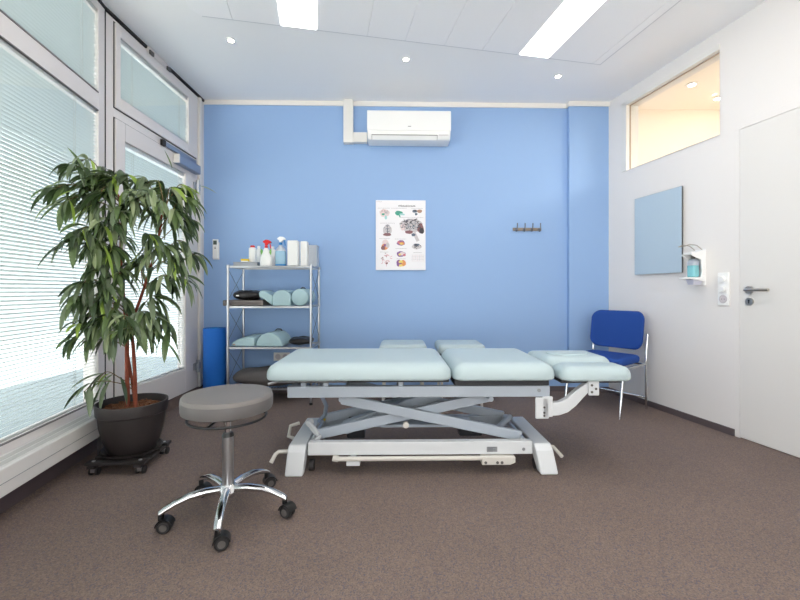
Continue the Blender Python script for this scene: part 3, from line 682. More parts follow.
arc = [(-0.03, -0.03, 0.268), (-0.03, -0.09, 0.30), (-0.03, -0.17, 0.306), (-0.03, -0.215, 0.292), (-0.01, -0.222, 0.290), (0.01, -0.222, 0.29), (0.03, -0.215, 0.292), (0.03, -0.17, 0.306), (0.03, -0.09, 0.30), (0.03, -0.03, 0.268)]
mb = MB(); mb.tube(arc, 0.0035, 8); mb.build('elbow_lever', M['handle'], t)
# dimmer plate
sp = W_RIGHT.sD(724.3)[0]
t = thing('dimmer_switch_plate', 'white wall plate with two round dimmers over a socket beside the door', 'switch', W_RIGHT.loc(sp, 0.91), W_RIGHT.rz)
mb = MB(); mb.box(-0.041, 0.041, -0.011, -0.0005, 0, 0.234); mb.build('plate', M['whitep'], t, smooth=0, bevel=0.003)
for z in (0.187, 0.118):
    mb = MB(); mb.box(-0.03, 0.03, -0.0135, -0.0112, z - 0.03, z + 0.03); mb.build('insert', M['whitep'], t, smooth=0, bevel=0.001)
    mb = MB(); mb.lathe([(0.023, 0.0), (0.0225, 0.014), (0.019, 0.017), (0.001, 0.0172)], n=28, mtx=Matrix.Translation((0, -0.0137, z)) @ Matrix.Rotation(PI/2, 4, 'X')); mb.build('dimmer_knob', M['whitep'], t)
mb = MB(); mb.lathe([(0.03, 0.0), (0.028, 0.003), (0.021, 0.003), (0.019, 0.0008)], n=28, mtx=Matrix.Translation((0, -0.0112, 0.045)) @ Matrix.Rotation(PI/2, 4, 'X')); so = mb.build('socket_well', M['p_grey'], t)
mb = MB()
for x in (-0.0095, 0.0095): mb.tube([(x, -0.0118, 0.045), (x, -0.0128, 0.045)], 0.0028, 8)
mb.build('pin_hole', M['gap'], so)

# ------------------------------------------------------------------ treatment table
BX, BY = 0.12, 2.57
bed = thing('treatment_table', 'mint-padded adjustable treatment table with white scissor frame in mid room', 'treatment table', (BX, BY, 0), math.radians(1.0))
def bx(x): return x - BX
Yf, Yr = 2.235 - BY, 2.905 - BY
ztop, zbot = 0.617, 0.523
def cushion(nm, x0, x1, y0, y1, z0, z1, r=0.05, rb=0.014, cr=0.07):
    mb = MB(); mb.pad(rrect(x0, x1, y0, y1, cr), soft(z0, z1, r, rb, 7, rx=min(r * 1.12, (y1 - y0) * 0.3))); return mb.build(nm, M['mint'], bed, smooth=60)
cushion('leg_section_cushion', bx(-0.746), bx(0.283), Yf, Yr, zbot, ztop, 0.066)
cushion('back_section_cushion', bx(0.288), bx(0.864), Yf, Yr, zbot - 0.002, ztop - 0.001, 0.066)
hc = cushion('head_section_cushion', bx(0.872), bx(1.285), -0.135, Yr - 0.13, zbot, ztop, 0.055, 0.016)
cushion('armrest_cushion', bx(0.89), bx(1.29), Yf, -0.128, zbot - 0.008, ztop - 0.022, 0.05, 0.016, 0.06)
cushion('armrest_cushion', bx(0.89), bx(1.29), Yr - 0.137, Yr, zbot - 0.008, ztop - 0.022, 0.05, 0.016, 0.06)
el = [(bx(1.06) + 0.125*math.cos(2*PI*i/36), 0.02 + 0.085*math.sin(2*PI*i/36)) for i in range(36)]
mb = MB(); mb.pad(el, [(-0.003, ztop - 0.006), (-0.003, ztop + 0.0012), (0.001, ztop + 0.0015)]); mb.build('face_hole_seam', M['seam'], hc)
mb = MB(); mb.pad(el, [(0.0, ztop - 0.004), (0.0, ztop + 0.004), (0.004, ztop + 0.007), (0.012, ztop + 0.0085)]); mb.build('face_hole_plug', M['mint'], hc, smooth=60)
# boards and top frame under the cushions
mb = MB(); mb.box(bx(-0.62), bx(0.27), Yf + 0.06, Yr - 0.06, 0.504, 0.5225); mb.build('section_board', M['board'], bed, smooth=0)
mb = MB(); mb.box(bx(0.30), bx(0.83), Yf + 0.05, Yr - 0.05, 0.486, 0.5205); mb.build('section_board', M['board'], bed, smooth=0)
mb = MB(); mb.box(bx(0.90), bx(1.24), Yf + 0.05, Yr - 0.05, 0.498, 0.514); mb.build('section_board', M['board'], bed, smooth=0)
RY = 2.31 - BY; RR = 2.83 - BY
for y in (RY, RR):
    mb = MB(); mb.box(bx(-0.632), bx(0.838), y - 0.02, y + 0.02, 0.420, 0.482); ro = mb.build('side_rail', M['bedg'], bed, smooth=0, bevel=0.004)
    mb = MB(); mb.tube([(bx(0.775), y - 0.0235, 0.457), (bx(0.775), y - 0.0202, 0.457)], 0.010, 14); mb.build('bolt', M['label'], ro)
for x in (-0.61, 0.0, 0.81): mb = MB(); mb.box(bx(x) - 0.02, bx(x) + 0.02, RY + 0.021, RR - 0.021, 0.425, 0.475); mb.build('cross_member', M['bedg'], bed, smooth=0, bevel=0.003)
for x in (-0.545, -0.42, 0.0, 0.44, 0.70):
    for y in (RY, RR):
        mb = MB(); mb.box(bx(x) - 0.013, bx(x) + 0.013, y - 0.01, y + 0.016, 0.4825, 0.5035 if x < 0.2 else 0.4855); mb.build('support_post', M['bedg'], bed, smooth=0)
mb = MB(); mb.tube([(bx(-0.69), Yf + 0.05, 0.512), (bx(-0.3), Yf + 0.05, 0.512)], 0.007, 8); mb.tube([(bx(-0.69), Yf + 0.05, 0.512), (bx(-0.73), Yf + 0.03, 0.503)], 0.009, 8); mb.build('section_release_lever', M['steel'], bed)
# base frame: two transverse beams ending in sloped feet, two long rails
def foot_beam(x0, x1, dx, nm):
    mb = MB()
    prof = [(-0.325, 0.0, dx), (-0.30, 0.125, dx * 0.22), (-0.275, 0.158, 0), (0.215, 0.158, 0), (0.24, 0.125, dx * 0.22), (0.262, 0.0, dx)]
    under = [(0.205, 0.0, dx), (0.185, 0.10, 0), (-0.245, 0.10, 0), (-0.265, 0.0, dx)]
    pts = [(y, z, d) for y, z, d in prof] + under
    mb.loft([[Vector((x0 + d, y, z)) for y, z, d in pts], [Vector((x1 + d, y, z)) for y, z, d in pts]])
    return mb.build(nm, M['bedw'], bed, smooth=0, bevel=0.010, seg=3)
fl = foot_beam(bx(-0.625), bx(-0.525), -0.012, 'foot_beam')
fr_ = foot_beam(bx(0.745), bx(0.845), 0.025, 'foot_beam')
ZB0, ZB1 = 0.104, 0.176
for y, m_ in ((2.30 - BY, 'bedw'), (2.76 - BY, 'bedg')):
    mb = MB(); mb.box(bx(-0.515), bx(0.735), y - 0.022, y + 0.022, ZB0, ZB1); br = mb.build('base_rail', M[m_], bed, smooth=0, bevel=0.004)
    if m_ == 'bedw':
        mb = MB(); mb.box(bx(0.478), bx(0.537), y - 0.0232, y - 0.0222, 0.118, 0.147); tp = mb.build('type_plate', M['label'], br, smooth=0)
        mb = MB()
        for k in range(4): mb.box(bx(0.482), bx(0.512 + 0.005 * (k % 2) * 3), y - 0.0236, y - 0.0233, 0.1215 + k * 0.0062, 0.1245 + k * 0.0062)
        mb.build('type_plate_print', M['labeld'], tp, smooth=0)
        mb = MB(); mb.tube([(bx(0.685), y - 0.0235, 0.132), (bx(0.685), y - 0.0222, 0.132)], 0.009, 14); mb.build('bolt', M['label'], br)
# scissor arms
def arm(a, b, y, m_='bedg', w=0.032, h=0.058):
    mb = MB(); mb.beam((bx(a[0]), y, a[1]), (bx(b[0]), y, b[1]), w, h); return mb.build('scissor_arm', M[m_], bed, smooth=0, bevel=0.005)
for y, g_ in ((-0.175, 1), (0.165, -1)):
    arm((0.70, 0.172), (-0.34, 0.392), y - 0.02 * g_)
    arm((-0.50, 0.172), (0.52, 0.392), y + 0.02 * g_)
mb = MB(); mb.tube([(bx(0.1), -0.21, 0.292), (bx(0.1), 0.2, 0.292)], 0.017, 14); mb.build('scissor_pivot', M['bedw'], bed)
for x, z in ((-0.34, 0.392), (0.52, 0.392)):
    mb = MB(); mb.tube([(bx(x), -0.22, z), (bx(x), 0.21, z)], 0.015, 12); mb.build('arm_bearing', M['bedg'], bed)
for x in (-0.5, 0.70):
    mb = MB(); mb.tube([(bx(x), -0.246, 0.165), (bx(x), 0.166, 0.165)], 0.014, 12); mb.build('arm_axle', M['steel'], bed)
# lifting motor, gas strut, buffer
mb = MB(); mb.beam((bx(-0.35), 0.0, 0.16), (bx(0.25), 0.0, 0.375), 0.07, 0.075); mb.build('lifting_column', M['bedg'], bed, smooth=0, bevel=0.01)
mb = MB(); mb.tube([(bx(0.30), 0.0, 0.365), (bx(0.05), 0.0, 0.40), (bx(-0.02), 0.0, 0.405)], 0.014, 10); mb.build('motor_cable', M['black'], bed)
for a in ((bx(-0.33), bx(-0.22), -0.02, 0.10, 0.10, 0.20), (bx(0.36), bx(0.50), -0.08, 0.0, 0.13, 0.2)): MB().box(*a).build('drive_motor', M['board'], bed, smooth=0, bevel=0.008)
mb = MB(); mb.tube([(bx(0.03), -0.205, 0.248), (bx(0.03), -0.23, 0.248)], 0.017, 16); mb.build('rubber_buffer', M['bedcream'], bed)
mb = MB(); mb.box(bx(-0.12), bx(0.45), -0.06, 0.1, 0.178, 0.196); mb.build('tray_plate', M['bedg'], bed, smooth=0, bevel=0.004)
mb = MB(); mb.box(bx(-0.515), bx(-0.485), 0.10, 0.13, 0.165, 0.18); mb.build('warning_block', M['yellow'], bed, smooth=0, bevel=0.004)
mb = MB(); mb.tube([(bx(0.55), -0.17, 0.19), (bx(0.72), 0.10, 0.19)], 0.018, 14); mb.build('gas_strut', M['bedg'], bed)
# foot bar in front and its brackets
mb = MB(); mb.tube([(bx(-0.355), -0.31, 0.092), (bx(0.62), -0.31, 0.092)], 0.0125, 12); mb.tube([(bx(-0.375), -0.31, 0.098), (bx(-0.345), -0.31, 0.092)], 0.017, 12)
mb.build('foot_switch_bar', M['bedcream'], bed)
mb = MB(); mb.box(bx(-0.30), bx(-0.225), -0.318, -0.235, 0.055, 0.079); mb.box(bx(-0.28), bx(-0.25), -0.3, -0.25, 0.079, 0.103); mb.build('bar_bracket', M['bedw'], bed, smooth=0, bevel=0.003)
mb = MB(); mb.prism([(bx(0.445), 0.058), (bx(0.60), 0.058), (bx(0.63), 0.07), (bx(0.63), 0.101), (bx(0.445), 0.101)], 0.27, 0.325, Matrix.Rotation(PI/2, 4, 'X')); bb = mb.build('switch_box', M['bedcream'], bed, smooth=0, bevel=0.003)
mb = MB()
for x in (0.465, 0.53, 0.555): mb.tube([(bx(x), -0.3255, 0.072), (bx(x), -0.3285, 0.072)], 0.008, 10)
mb.build('screw', M['hub'], bb)
# side levers at both ends
def hook(pts): mb = MB(); mb.tube(pts, 0.011, 10); return mb.build('caster_lever', M['bedcream'], bed)
hook([(bx(-0.62), -0.27, 0.12), (bx(-0.68), -0.275, 0.12), (bx(-0.695), -0.285, 0.11), (bx(-0.715), -0.30, 0.07)])
hook([(bx(-0.645), 0.08, 0.165), (bx(-0.70), 0.07, 0.15), (bx(-0.70), 0.02, 0.10), (bx(-0.66), 0.01, 0.09)])
hook([(bx(0.83), -0.20, 0.115), (bx(0.885), -0.205, 0.11), (bx(0.935), -0.21, 0.055)])
mb = MB(); mb.beam((bx(-0.545), -0.12, 0.235), (bx(-0.47), -0.19, 0.17), 0.02, 0.03); mb.tube([(bx(-0.55), -0.13, 0.225), (bx(-0.53), -0.10, 0.235)], 0.02, 10); mb.beam((bx(-0.515), -0.25, 0.13), (bx(-0.46), -0.2, 0.185), 0.012, 0.02); mb.build('brake_pedal', M['bedw'], bed, smooth=0, bevel=0.003)
for x, y in ((-0.535, -0.24), (0.74, -0.24), (-0.535, 0.17), (0.74, 0.17)):
    mb = MB(); mb.tube([(bx(x) + 0.02, y, 0.032), (bx(x) + 0.045, y, 0.032)], 0.031, 18); mb.build('caster', M['wheel'], bed)
# head end bracket with the curved carrier
for y, nm in ((RY, 0), (RR, 1)):
    mb = MB(); mb.box(bx(0.752), bx(0.828), y - 0.034, y - 0.0205, 0.30, 0.4195); mb.box(bx(0.79), bx(0.85), y - 0.034, y - 0.0205, 0.31, 0.425); hb = mb.build('head_bracket', M['bedw'], bed, smooth=0, bevel=0.006)
    low = [(0.832, 0.315), (0.885, 0.318), (0.935, 0.335), (0.98, 0.37), (1.02, 0.415), (1.06, 0.455), (1.085, 0.468)]
    up = [(1.085, 0.505), (1.055, 0.508), (1.01, 0.478), (0.97, 0.448), (0.93, 0.412), (0.888, 0.392), (0.832, 0.388)]
    P = [(bx(a), b) for a, b in low + up]
    mb = MB(); mb.loft([[Vector((a, y - 0.032, b)) for a, b in P], [Vector((a, y + 0.008, b)) for a, b in P]]); mb.build('head_carrier', M['bedw'], bed, smooth=40, bevel=0.004)
    mb = MB(); mb.box(bx(1.045), bx(1.105), y - 0.046, y - 0.0325, 0.432, 0.512); mb.build('tilt_plate', M['bedw'], bed, smooth=0, bevel=0.005)
    mb = MB()
    for x, z in ((0.80, 0.335), (0.80, 0.365), (0.8, 0.318)): mb.tube([(bx(x), y - 0.0342, z), (bx(x), y - 0.0365, z)], 0.006, 10)
    for x, z in ((1.062, 0.49), (1.085, 0.47), (1.062, 0.452)): mb.tube([(bx(x), y - 0.0462, z), (bx(x), y - 0.0485, z)], 0.007, 10)
    mb.build('screw', M['hub'], hb)
# cable running to the floor
p0 = Vector(at(322, 398, 2.66)); 
mb = MB(); mb.tube([(p0.x, 2.66, 0.42), (p0.x + 0.004, 2.66, 0.33), (p0.x + 0.03, 2.665, 0.27), (p0.x + 0.02, 2.67, 0.21), (p0.x - 0.02, 2.68, 0.165)], 0.013, 8)
o = mb.build('power_cable', M['alu'], bed); 
for v in o.data.vertices: v.co.x -= BX; v.co.y -= BY

# ------------------------------------------------------------------ two padded stools beyond the table
def pad_stool(px0, px1, D, label):
    x0, x1 = (px0 - CX) / F * D, (px1 - CX) / F * D; w_ = (x1 - x0); cx = (x0 + x1) / 2
    t = thing('padded_stool', label, 'stool', (cx, D, 0), 0, 'mint padded stools')
    h = w_ / 2; zt = 0.562
    mb = MB(); mb.pad(rrect(-h, h, -0.19, 0.19, 0.05), soft(zt - 0.085, zt, 0.04, 0.03, 5)); mb.build('seat', M['mint'], t, smooth=60)
    mb = MB(); mb.box(-h + 0.03, h - 0.03, -0.15, 0.15, zt - 0.115, zt - 0.086); mb.build('seat_frame', M['board'], t, smooth=0)
    for sx in (-1, 1):
        for sy in (-1, 1):
            mb = MB(); mb.tube([(sx * (h - 0.045), sy * 0.13, zt - 0.116), (sx * (h - 0.03), sy * 0.15, 0.016)], 0.011, 12); lg = mb.build('leg', M['bedcream'], t)
            mb = MB(); mb.tube([(sx * (h - 0.03), sy * 0.15, 0.0), (sx * (h - 0.03), sy * 0.15, 0.0155)], 0.016, 12); mb.build('rubber_foot', M['black'], lg)
    return t
pad_stool(380, 426, 3.62, 'mint padded stool behind the treatment table, straight below the anatomy poster')
pad_stool(436, 482, 3.62, 'mint padded stool behind the table joint, nearer the blue chair')

# ------------------------------------------------------------------ swivel stool
t = thing('swivel_stool', 'round grey swivel stool on a chrome five-star base with casters', 'stool', (-0.784, 1.868, 0))
def circ(r, n=48): return [(r*math.cos(2*PI*i/n), r*math.sin(2*PI*i/n)) for i in range(n)]
R_ = 0.196; zs = 0.550
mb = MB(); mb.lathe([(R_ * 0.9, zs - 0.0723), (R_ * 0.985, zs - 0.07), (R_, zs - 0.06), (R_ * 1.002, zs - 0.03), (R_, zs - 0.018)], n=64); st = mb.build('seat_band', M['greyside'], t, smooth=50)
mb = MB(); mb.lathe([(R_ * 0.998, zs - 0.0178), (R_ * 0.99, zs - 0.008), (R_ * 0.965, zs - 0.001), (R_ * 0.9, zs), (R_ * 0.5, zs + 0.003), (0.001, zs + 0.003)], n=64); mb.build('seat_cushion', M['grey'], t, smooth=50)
mb = MB(); mb.box(-R_ - 0.006, -R_ + 0.004, -0.012, 0.012, zs - 0.05, zs - 0.022); o = mb.build('seat_tab', M['black'], st, smooth=0, bevel=0.002); o.rotation_euler.z = math.radians(8)
mb = MB(); mb.lathe([(0.045, zs - 0.118), (0.085, zs - 0.10), (0.095, zs - 0.0725)], n=28); mb.build('seat_mount', M['black'], t)
ring = [(0.168*math.cos(a), 0.168*math.sin(a) - 0.002, zs - 0.105) for a in [2*PI*i/40 for i in range(40)]]
mb = MB(); mb.tube(ring + [ring[0]], 0.0055, 8)
for a in (0.4, 2.5, 4.6): mb.tube([(0.168*math.cos(a), 0.168*math.sin(a), zs - 0.105), (0.08*math.cos(a), 0.08*math.sin(a), zs - 0.095)], 0.005, 8)
mb.build('release_ring', M['black'], t)
mb = MB(); mb.tube([(0, 0, 0.36), (0, 0, zs - 0.112)], 0.0135, 18); mb.build('gas_piston', M['chrome'], t)
mb = MB(); mb.tube([(0, 0, 0.10), (0, 0, 0.355)], 0.025, 24); mb.build('column_tube', M['steel'], t)
mb = MB(); mb.tube([(0, 0, 0.3552), (0, 0, 0.374)], 0.026, 24, 0.02); mb.build('column_collar', M['black'], t)
mb = MB(); mb.lathe([(0.034, 0.085), (0.045, 0.10), (0.042, 0.125), (0.029, 0.14)], n=28); mb.build('hub', M['chrome'], t)
for k in range(5):
    a = math.radians(-75.5 + 72 * k); rot = Matrix.Rotation(a, 4, 'Z')
    sec = []
    for (r, z, w_, h_) in ((0.03, 0.118, 0.019, 0.018), (0.09, 0.125, 0.019, 0.017), (0.16, 0.121, 0.0185, 0.015), (0.212, 0.107, 0.0175, 0.013), (0.255, 0.089, 0.0165, 0.0115), (0.272, 0.078, 0.015, 0.010)):
        sec.append([rot @ Vector((r + (0.002 if s_ > 0 else 0) , w_*math.cos(q), z + h_*math.sin(q))) for q, s_ in [(2*PI*i/12, math.sin(2*PI*i/12)) for i in range(12)]])
    mb = MB(); mb.loft(sec); lg = mb.build('base_arm', M['chrome'], t, smooth=60)
    cr = rot @ Matrix.Translation((0.264, 0, 0)) @ Matrix.Rotation(PI - a + math.radians((20, -25, 30, -15, 10)[k]), 4, 'Z')
    mb = MB(); mb.tube([cr @ Vector((0, 0, 0.052)), cr @ Vector((0, 0, 0.08))], 0.012, 12)
    arcp = [(-0.016 + r*math.cos(a), 0.028 + r*math.sin(a)) for r, sg_ in ((0.0335, 1), (0.0290, -1)) for a in [math.radians(5 + 165*(i if sg_ > 0 else 14 - i)/14) for i in range(15)]]
    mb.loft([[cr @ Vector((x, -0.0235, z)) for x, z in arcp], [cr @ Vector((x, 0.0235, z)) for x, z in arcp]])
    mb.box(-0.012, 0.012, -0.0015, 0.0015, 0.02, 0.058, cr)
    ca = mb.build('caster', M['black'], lg)
    for s_ in (-1, 1):
        rings = []
        for (y, r) in ((0.002, 0.022), (0.003, 0.0265), (0.006, 0.0278), (0.019, 0.0278), (0.0235, 0.0245)):
            rings.append([cr @ Vector((-0.016 + r*math.cos(2*PI*i/24), s_*y, 0.028 + r*math.sin(2*PI*i/24))) for i in range(24)])
        mb = MB(); mb.loft(rings); mb.mi = 1
        mb.tube([cr @ Vector((-0.016, s_*0.0236, 0.028)), cr @ Vector((-0.016, s_*0.0252, 0.028))], 0.015, 16); mb.build('wheel', [M['wheel'], M['hub']], lg)

# ------------------------------------------------------------------ blue visitor chair
hd = Vector((-0.80, -0.60)).normalized()                 # the way the chair faces
rzc = math.atan2(hd.y, hd.x) + PI/2                       # local -y faces forward
p_rr, p_fr = Vector((2.115, 3.52)), Vector((1.75, 3.255))
xd = Vector((math.cos(rzc), math.sin(rzc)))              # local +x
WC, DC = 0.46, 0.45
# chair viewed from the front: its own left side is nearest the right wall
cc = (p_rr + p_fr) / 2 - Vector((hd.y, -hd.x)) * (-1) * 0
side = Vector((-hd.y, hd.x))                              # towards the back wall
side = side if side.y > 0 else -side
cc = (p_rr + p_fr) / 2 + side * WC / 2
t = thing('visitor_chair', 'navy blue upholstered visitor chair with chrome legs in the far corner', 'chair', (cc.x, cc.y, 0), rzc)
hw, hd2 = WC/2, DC/2
def seat_ring(z, ins, cr=0.06):
    return [(x, y) for x, y in rrect(-hw + ins, hw - ins, -hd2 - 0.0 + ins, hd2 - 0.03 - ins, cr)]
mb = MB(); rings = []
for ins, dz in soft(0.0, 0.062, 0.028, 0.02, 4):
    rings.append([Vector((x, y, 0.392 + dz + 0.012 * math.cos(x / hw * 1.4) * (1 if dz > .03 else 0) - 0.02 * max(0, (-y - 0.08) / 0.15) ** 2 + 0.012 * (x/hw)**2)) for x, y in seat_ring(0, ins + 0.012)])
mb.loft(rings); mb.build('seat', M['chairb'], t, smooth=60)
# curved backrest: a padded panel bent around the sitter
mb = MB(); rings = []
bw, bz0, bz1 = 0.228, 0.512, 0.83
for ins, dy in soft(0.0, 0.05, 0.02, 0.02, 4):
    ring = []
    for x, z in rrect(-bw + ins, bw - ins, bz0 + ins, bz1 - ins, 0.07, 8):
        xx = x; bend = -0.05 * (xx / bw) ** 2; sag = -0.018 * (1 - (xx / bw) ** 2) if z < 0.6 else 0.008 * (1 - (xx/bw)**2)
        ring.append(Vector((xx, hd2 - 0.045 + dy + bend + (z - 0.5) * 0.16, z + sag)))
    rings.append(ring)
mb.loft(rings); mb.build('backrest', M['chairb'], t, smooth=60)
for sx in (-1, 1):
    x = sx * (hw + 0.004)
    mb = MB(); mb.tube([(x, hd2, 0.0), (x, hd2 - 0.01, 0.40), (x, hd2 + 0.0, 0.5), (x * 1.0, hd2 + 0.025, 0.64)], 0.0105, 12); mb.build('leg', M['chrome'], t)
    mb = MB(); mb.tube([(x, -hd2 - 0.03, 0.0), (x, -hd2 + 0.02, 0.32), (x, -hd2 + 0.035, 0.368), (x, -hd2 + 0.07, 0.384), (x, hd2 - 0.01, 0.386)], 0.0105, 12); mb.build('leg', M['chrome'], t)
for y, z in ((hd2 - 0.02, 0.385), (-hd2 + 0.07, 0.380), (hd2 - 0.003, 0.10)):
    mb = MB(); mb.tube([(-hw, y, z), (hw, y, z)], 0.0088, 10); mb.build('stretcher', M['chrome'], t)

# ------------------------------------------------------------------ shelf rack and what is on it
SXL, SXR, SYF, SYB = -1.527, -0.791, 3.64, 4.0
ZS = (1.237, 0.878, 0.514, 0.150)
t = thing('shelf_rack', 'chrome wire shelf rack with four shelves against the blue wall', 'shelf rack', ((SXL + SXR)/2, (SYF + SYB)/2, 0))
HX, HYd = (SXR - SXL)/2, (SYB - SYF)/2
for sx in (-1, 1):
    for sy in (-1, 1):
        x, y = sx*HX, sy*HYd
        mb = MB(); mb.tube([(x, y, 0.02), (x, y, ZS[0] + 0.004)], 0.0105, 14); po = mb.build('post', M['steel'], t)
        mb = MB(); mb.tube([(x, y, 0), (x, y, 0.0195)], 0.016, 12); mb.build('foot_cap', M['black'], po)
        for z in ZS: mb = MB(); mb.tube([(x, y, z - 0.022), (x, y, z + 0.006)], 0.0135, 12); mb.build('shelf_clamp', M['steel'], po)
for z in ZS:
    mb = MB()
    for sy in (-1, 1): mb.box(-HX, HX, sy*HYd - 0.004, sy*HYd + 0.004, z - 0.018, z - 0.002)
    for sx in (-1, 1): mb.box(sx*HX - 0.004, sx*HX + 0.004, -HYd, HYd, z - 0.018, z - 0.002)
    for k in range(1, 26):
        x = -HX + 2*HX*k/26; mb.tube([(x, -HYd, z - 0.0025), (x, HYd, z - 0.0025)], 0.0022, 6)
    mb.build('shelf', M['steel'], t, smooth=30)
for sx in (-1, 1):
    for za_, zb_ in zip(ZS, ZS[1:]):
        mb = MB(); mb.tube([(sx*HX, -HYd, za_ - 0.03), (sx*HX, HYd, zb_ + 0.06)], 0.002, 6); mb.tube([(sx*HX + 0.004, HYd, za_ - 0.03), (sx*HX + 0.004, -HYd, zb_ + 0.06)], 0.002, 6); mb.build('side_brace', M['wire'], t)
# top shelf
zt = ZS[0] + 0.0003
def X(px, D): return (px - CX) / F * D
x0 = X(236, 3.72)
t = thing('storage_tray', 'flat grey tray on the rack top under the yellow sponge', 'tray', (X(248.5, 3.75), 3.76, zt))
mb = MB(); hw_, hd_ = 0.108, 0.085
mb.box(-hw_, hw_, -hd_, hd_, 0, 0.004)
for a in ((-hw_, hw_, -hd_, -hd_ + 0.004), (-hw_, hw_, hd_ - 0.004, hd_), (-hw_, -hw_ + 0.004, -hd_, hd_), (hw_ - 0.004, hw_, -hd_, hd_)): mb.box(*a, 0.004, 0.028)
mb.build('tray_body', M['tray'], t, smooth=0)
mb = MB(); mb.box(-hw_ - 0.004, hw_ + 0.004, -hd_ - 0.004, hd_ + 0.004, 0.0282, 0.034); mb.build('tray_lid', M['tray'], t, smooth=0, bevel=0.002)
t = thing('sponge', 'small yellow and white sponge lying on the grey tray', 'sponge', (X(245.5, 3.76), 3.75, zt + 0.0345), 0.1)
mb = MB(); mb.box(-0.032, 0.032, -0.022, 0.022, 0, 0.014); mb.build('scrub_pad', M['whitep'], t, smooth=0, bevel=0.003)
mb = MB(); mb.box(-0.033, 0.033, -0.023, 0.023, 0.0142, 0.032); mb.build('foam', M['yellow'], t, smooth=0, bevel=0.004)
def bottle(name, label, px, D, r, h, cap, capm, neck=0.4, sh=0.78, grp=None, z=zt, sy=0.8):
    t = thing(name, label, 'bottle', (X(px, D), D, z), 0, grp)
    mb = MB(); mb.lathe([(r*0.92, 0), (r, 0.006), (r, h*sh), (r*0.93, h*(sh + 0.06)), (r*neck*1.05, h*0.93), (r*neck, h*0.95)], n=28, sy=sy); mb.build('body', M['bottle'], t, smooth=50)
    mb = MB(); mb.lathe([(r*neck*1.25, h*0.9502), (r*neck*1.25, h*0.95 + cap*0.85), (r*neck*1.05, h*0.95 + cap)], n=22); mb.build('cap', capm, t, smooth=50)
    return t
bottle('lotion_bottle', 'white bottle with a red cap on the rack top', 252.6, 3.80, 0.034, 0.150, 0.018, M['red'], 0.5, 0.86, z=zt + 0.0345)
bottle('lotion_bottle', 'slim white capped bottle between the red-capped bottle and the red-trigger spray', 258.8, 3.92, 0.026, 0.19, 0.022, M['whitep'], 0.42, 0.8)
bottle('lotion_bottle', 'white capped bottle half hidden between the red-trigger and blue-liquid sprays', 272.6, 3.90, 0.030, 0.185, 0.02, M['whitep'], 0.42, 0.82)
def spray(label, px, D, body, rx, prof, trig, trigm, nozm, face=1):
    t = thing('spray_bottle', label, 'spray bottle', (X(px, D), D, zt))
    mb = MB(); mb.lathe(prof, n=28, sy=0.7); bo = mb.build('body', body, t, smooth=50)
    h = prof[-1][1]
    mb = MB(); mb.lathe([(0.014, h + 0.0002), (0.015, h + 0.018), (0.011, h + 0.022)], n=18); mb.build('collar', trigm, t)
    P = [(-0.03, h + 0.052), (-0.026, h + 0.062), (-0.004, h + 0.075), (0.024, h + 0.072), (0.044, h + 0.058), (0.046, h + 0.046), (0.024, h + 0.044), (0.012, h + 0.024), (-0.008, h + 0.0222), (-0.012, h + 0.042)]
    P = [(face*a, b) for a, b in P]
    mb = MB(); mb.loft([[Vector((a, -0.011, b)) for a, b in P], [Vector((a, 0.011, b)) for a, b in P]]); mb.build('spray_head', nozm, t, smooth=0, bevel=0.004)
    Q = [(0.028, h + 0.0438), (0.036, h + 0.0438), (0.042, h + 0.02), (0.046, h - 0.008), (0.038, h - 0.006), (0.034, h + 0.02)]
    Q = [(face*a, b) for a, b in Q]
    mb = MB(); mb.loft([[Vector((a, -0.006, b)) for a, b in Q], [Vector((a, 0.006, b)) for a, b in Q]]); mb.build('trigger', trig, t, smooth=0, bevel=0.002)
    return t, bo
t, bo = spray('white spray bottle with a red trigger head and green leaf print', 266.2, 3.67, M['bottle'], 0.05, [(0.052, 0), (0.055, 0.006), (0.055, 0.06), (0.05, 0.075), (0.03, 0.12), (0.023, 0.145), (0.016, 0.155), (0.014, 0.158)], M['red'], M['red'], M['red'])
for sx, u in ((-1, 0.052), (1, 0.048)):
    pts = [(sx*0.024, 0.085), (sx*0.044, 0.10), (sx*u, 0.125), (sx*0.046, 0.155), (sx*0.032, 0.14), (sx*0.028, 0.11)]
    mb = MB(); mb.loft([[Vector((a, -0.006, b)) for a, b in pts], [Vector((a, 0.002, b)) for a, b in pts]]); mb.build('leaf_print', M['green'], bo, smooth=0, bevel=0.002)
t, bo = spray('clear spray bottle of blue liquid with a white and blue trigger head', 280.6, 3.69, M['bluel'], 0.05, [(0.044, 0.014), (0.048, 0.018), (0.048, 0.125), (0.044, 0.132)], M['bluep'], M['bluep'], M['whitep'])
for c_ in list(t.children):
    if c_.name.split('.')[0] in ('collar', 'spray_head', 'trigger'): c_.location.z = 0.056
mb = MB(); mb.lathe([(0.047, 0), (0.049, 0.004), (0.049, 0.0138)], n=28, sy=0.7); mb.build('base_tint', M['bluep'], t)
mb = MB(); mb.lathe([(0.0475, 0.1322), (0.038, 0.155), (0.018, 0.175), (0.013, 0.188)], n=28, sy=0.7); mb.build('shoulder', M['frost'], t, smooth=50)
t = thing('paper_roll_box', 'tall white upright box on the rack top beside the blue spray bottle', 'box', (X(293.6, 3.70), 3.70, zt))
mb = MB(); mb.box(-0.045, 0.045, -0.045, 0.045, 0, 0.222); mb.build('carton', M['bottle'], t, smooth=0, bevel=0.005)
mb = MB(); mb.box(-0.042, 0.042, -0.042, 0.042, 0.2222, 0.225); mb.build('carton_flap', M['whitep'], t, smooth=0)
t = thing('paper_roll_box', 'narrow white upright box beside the frosted canister on the rack top', 'box', (X(304.6, 3.76), 3.76, zt))
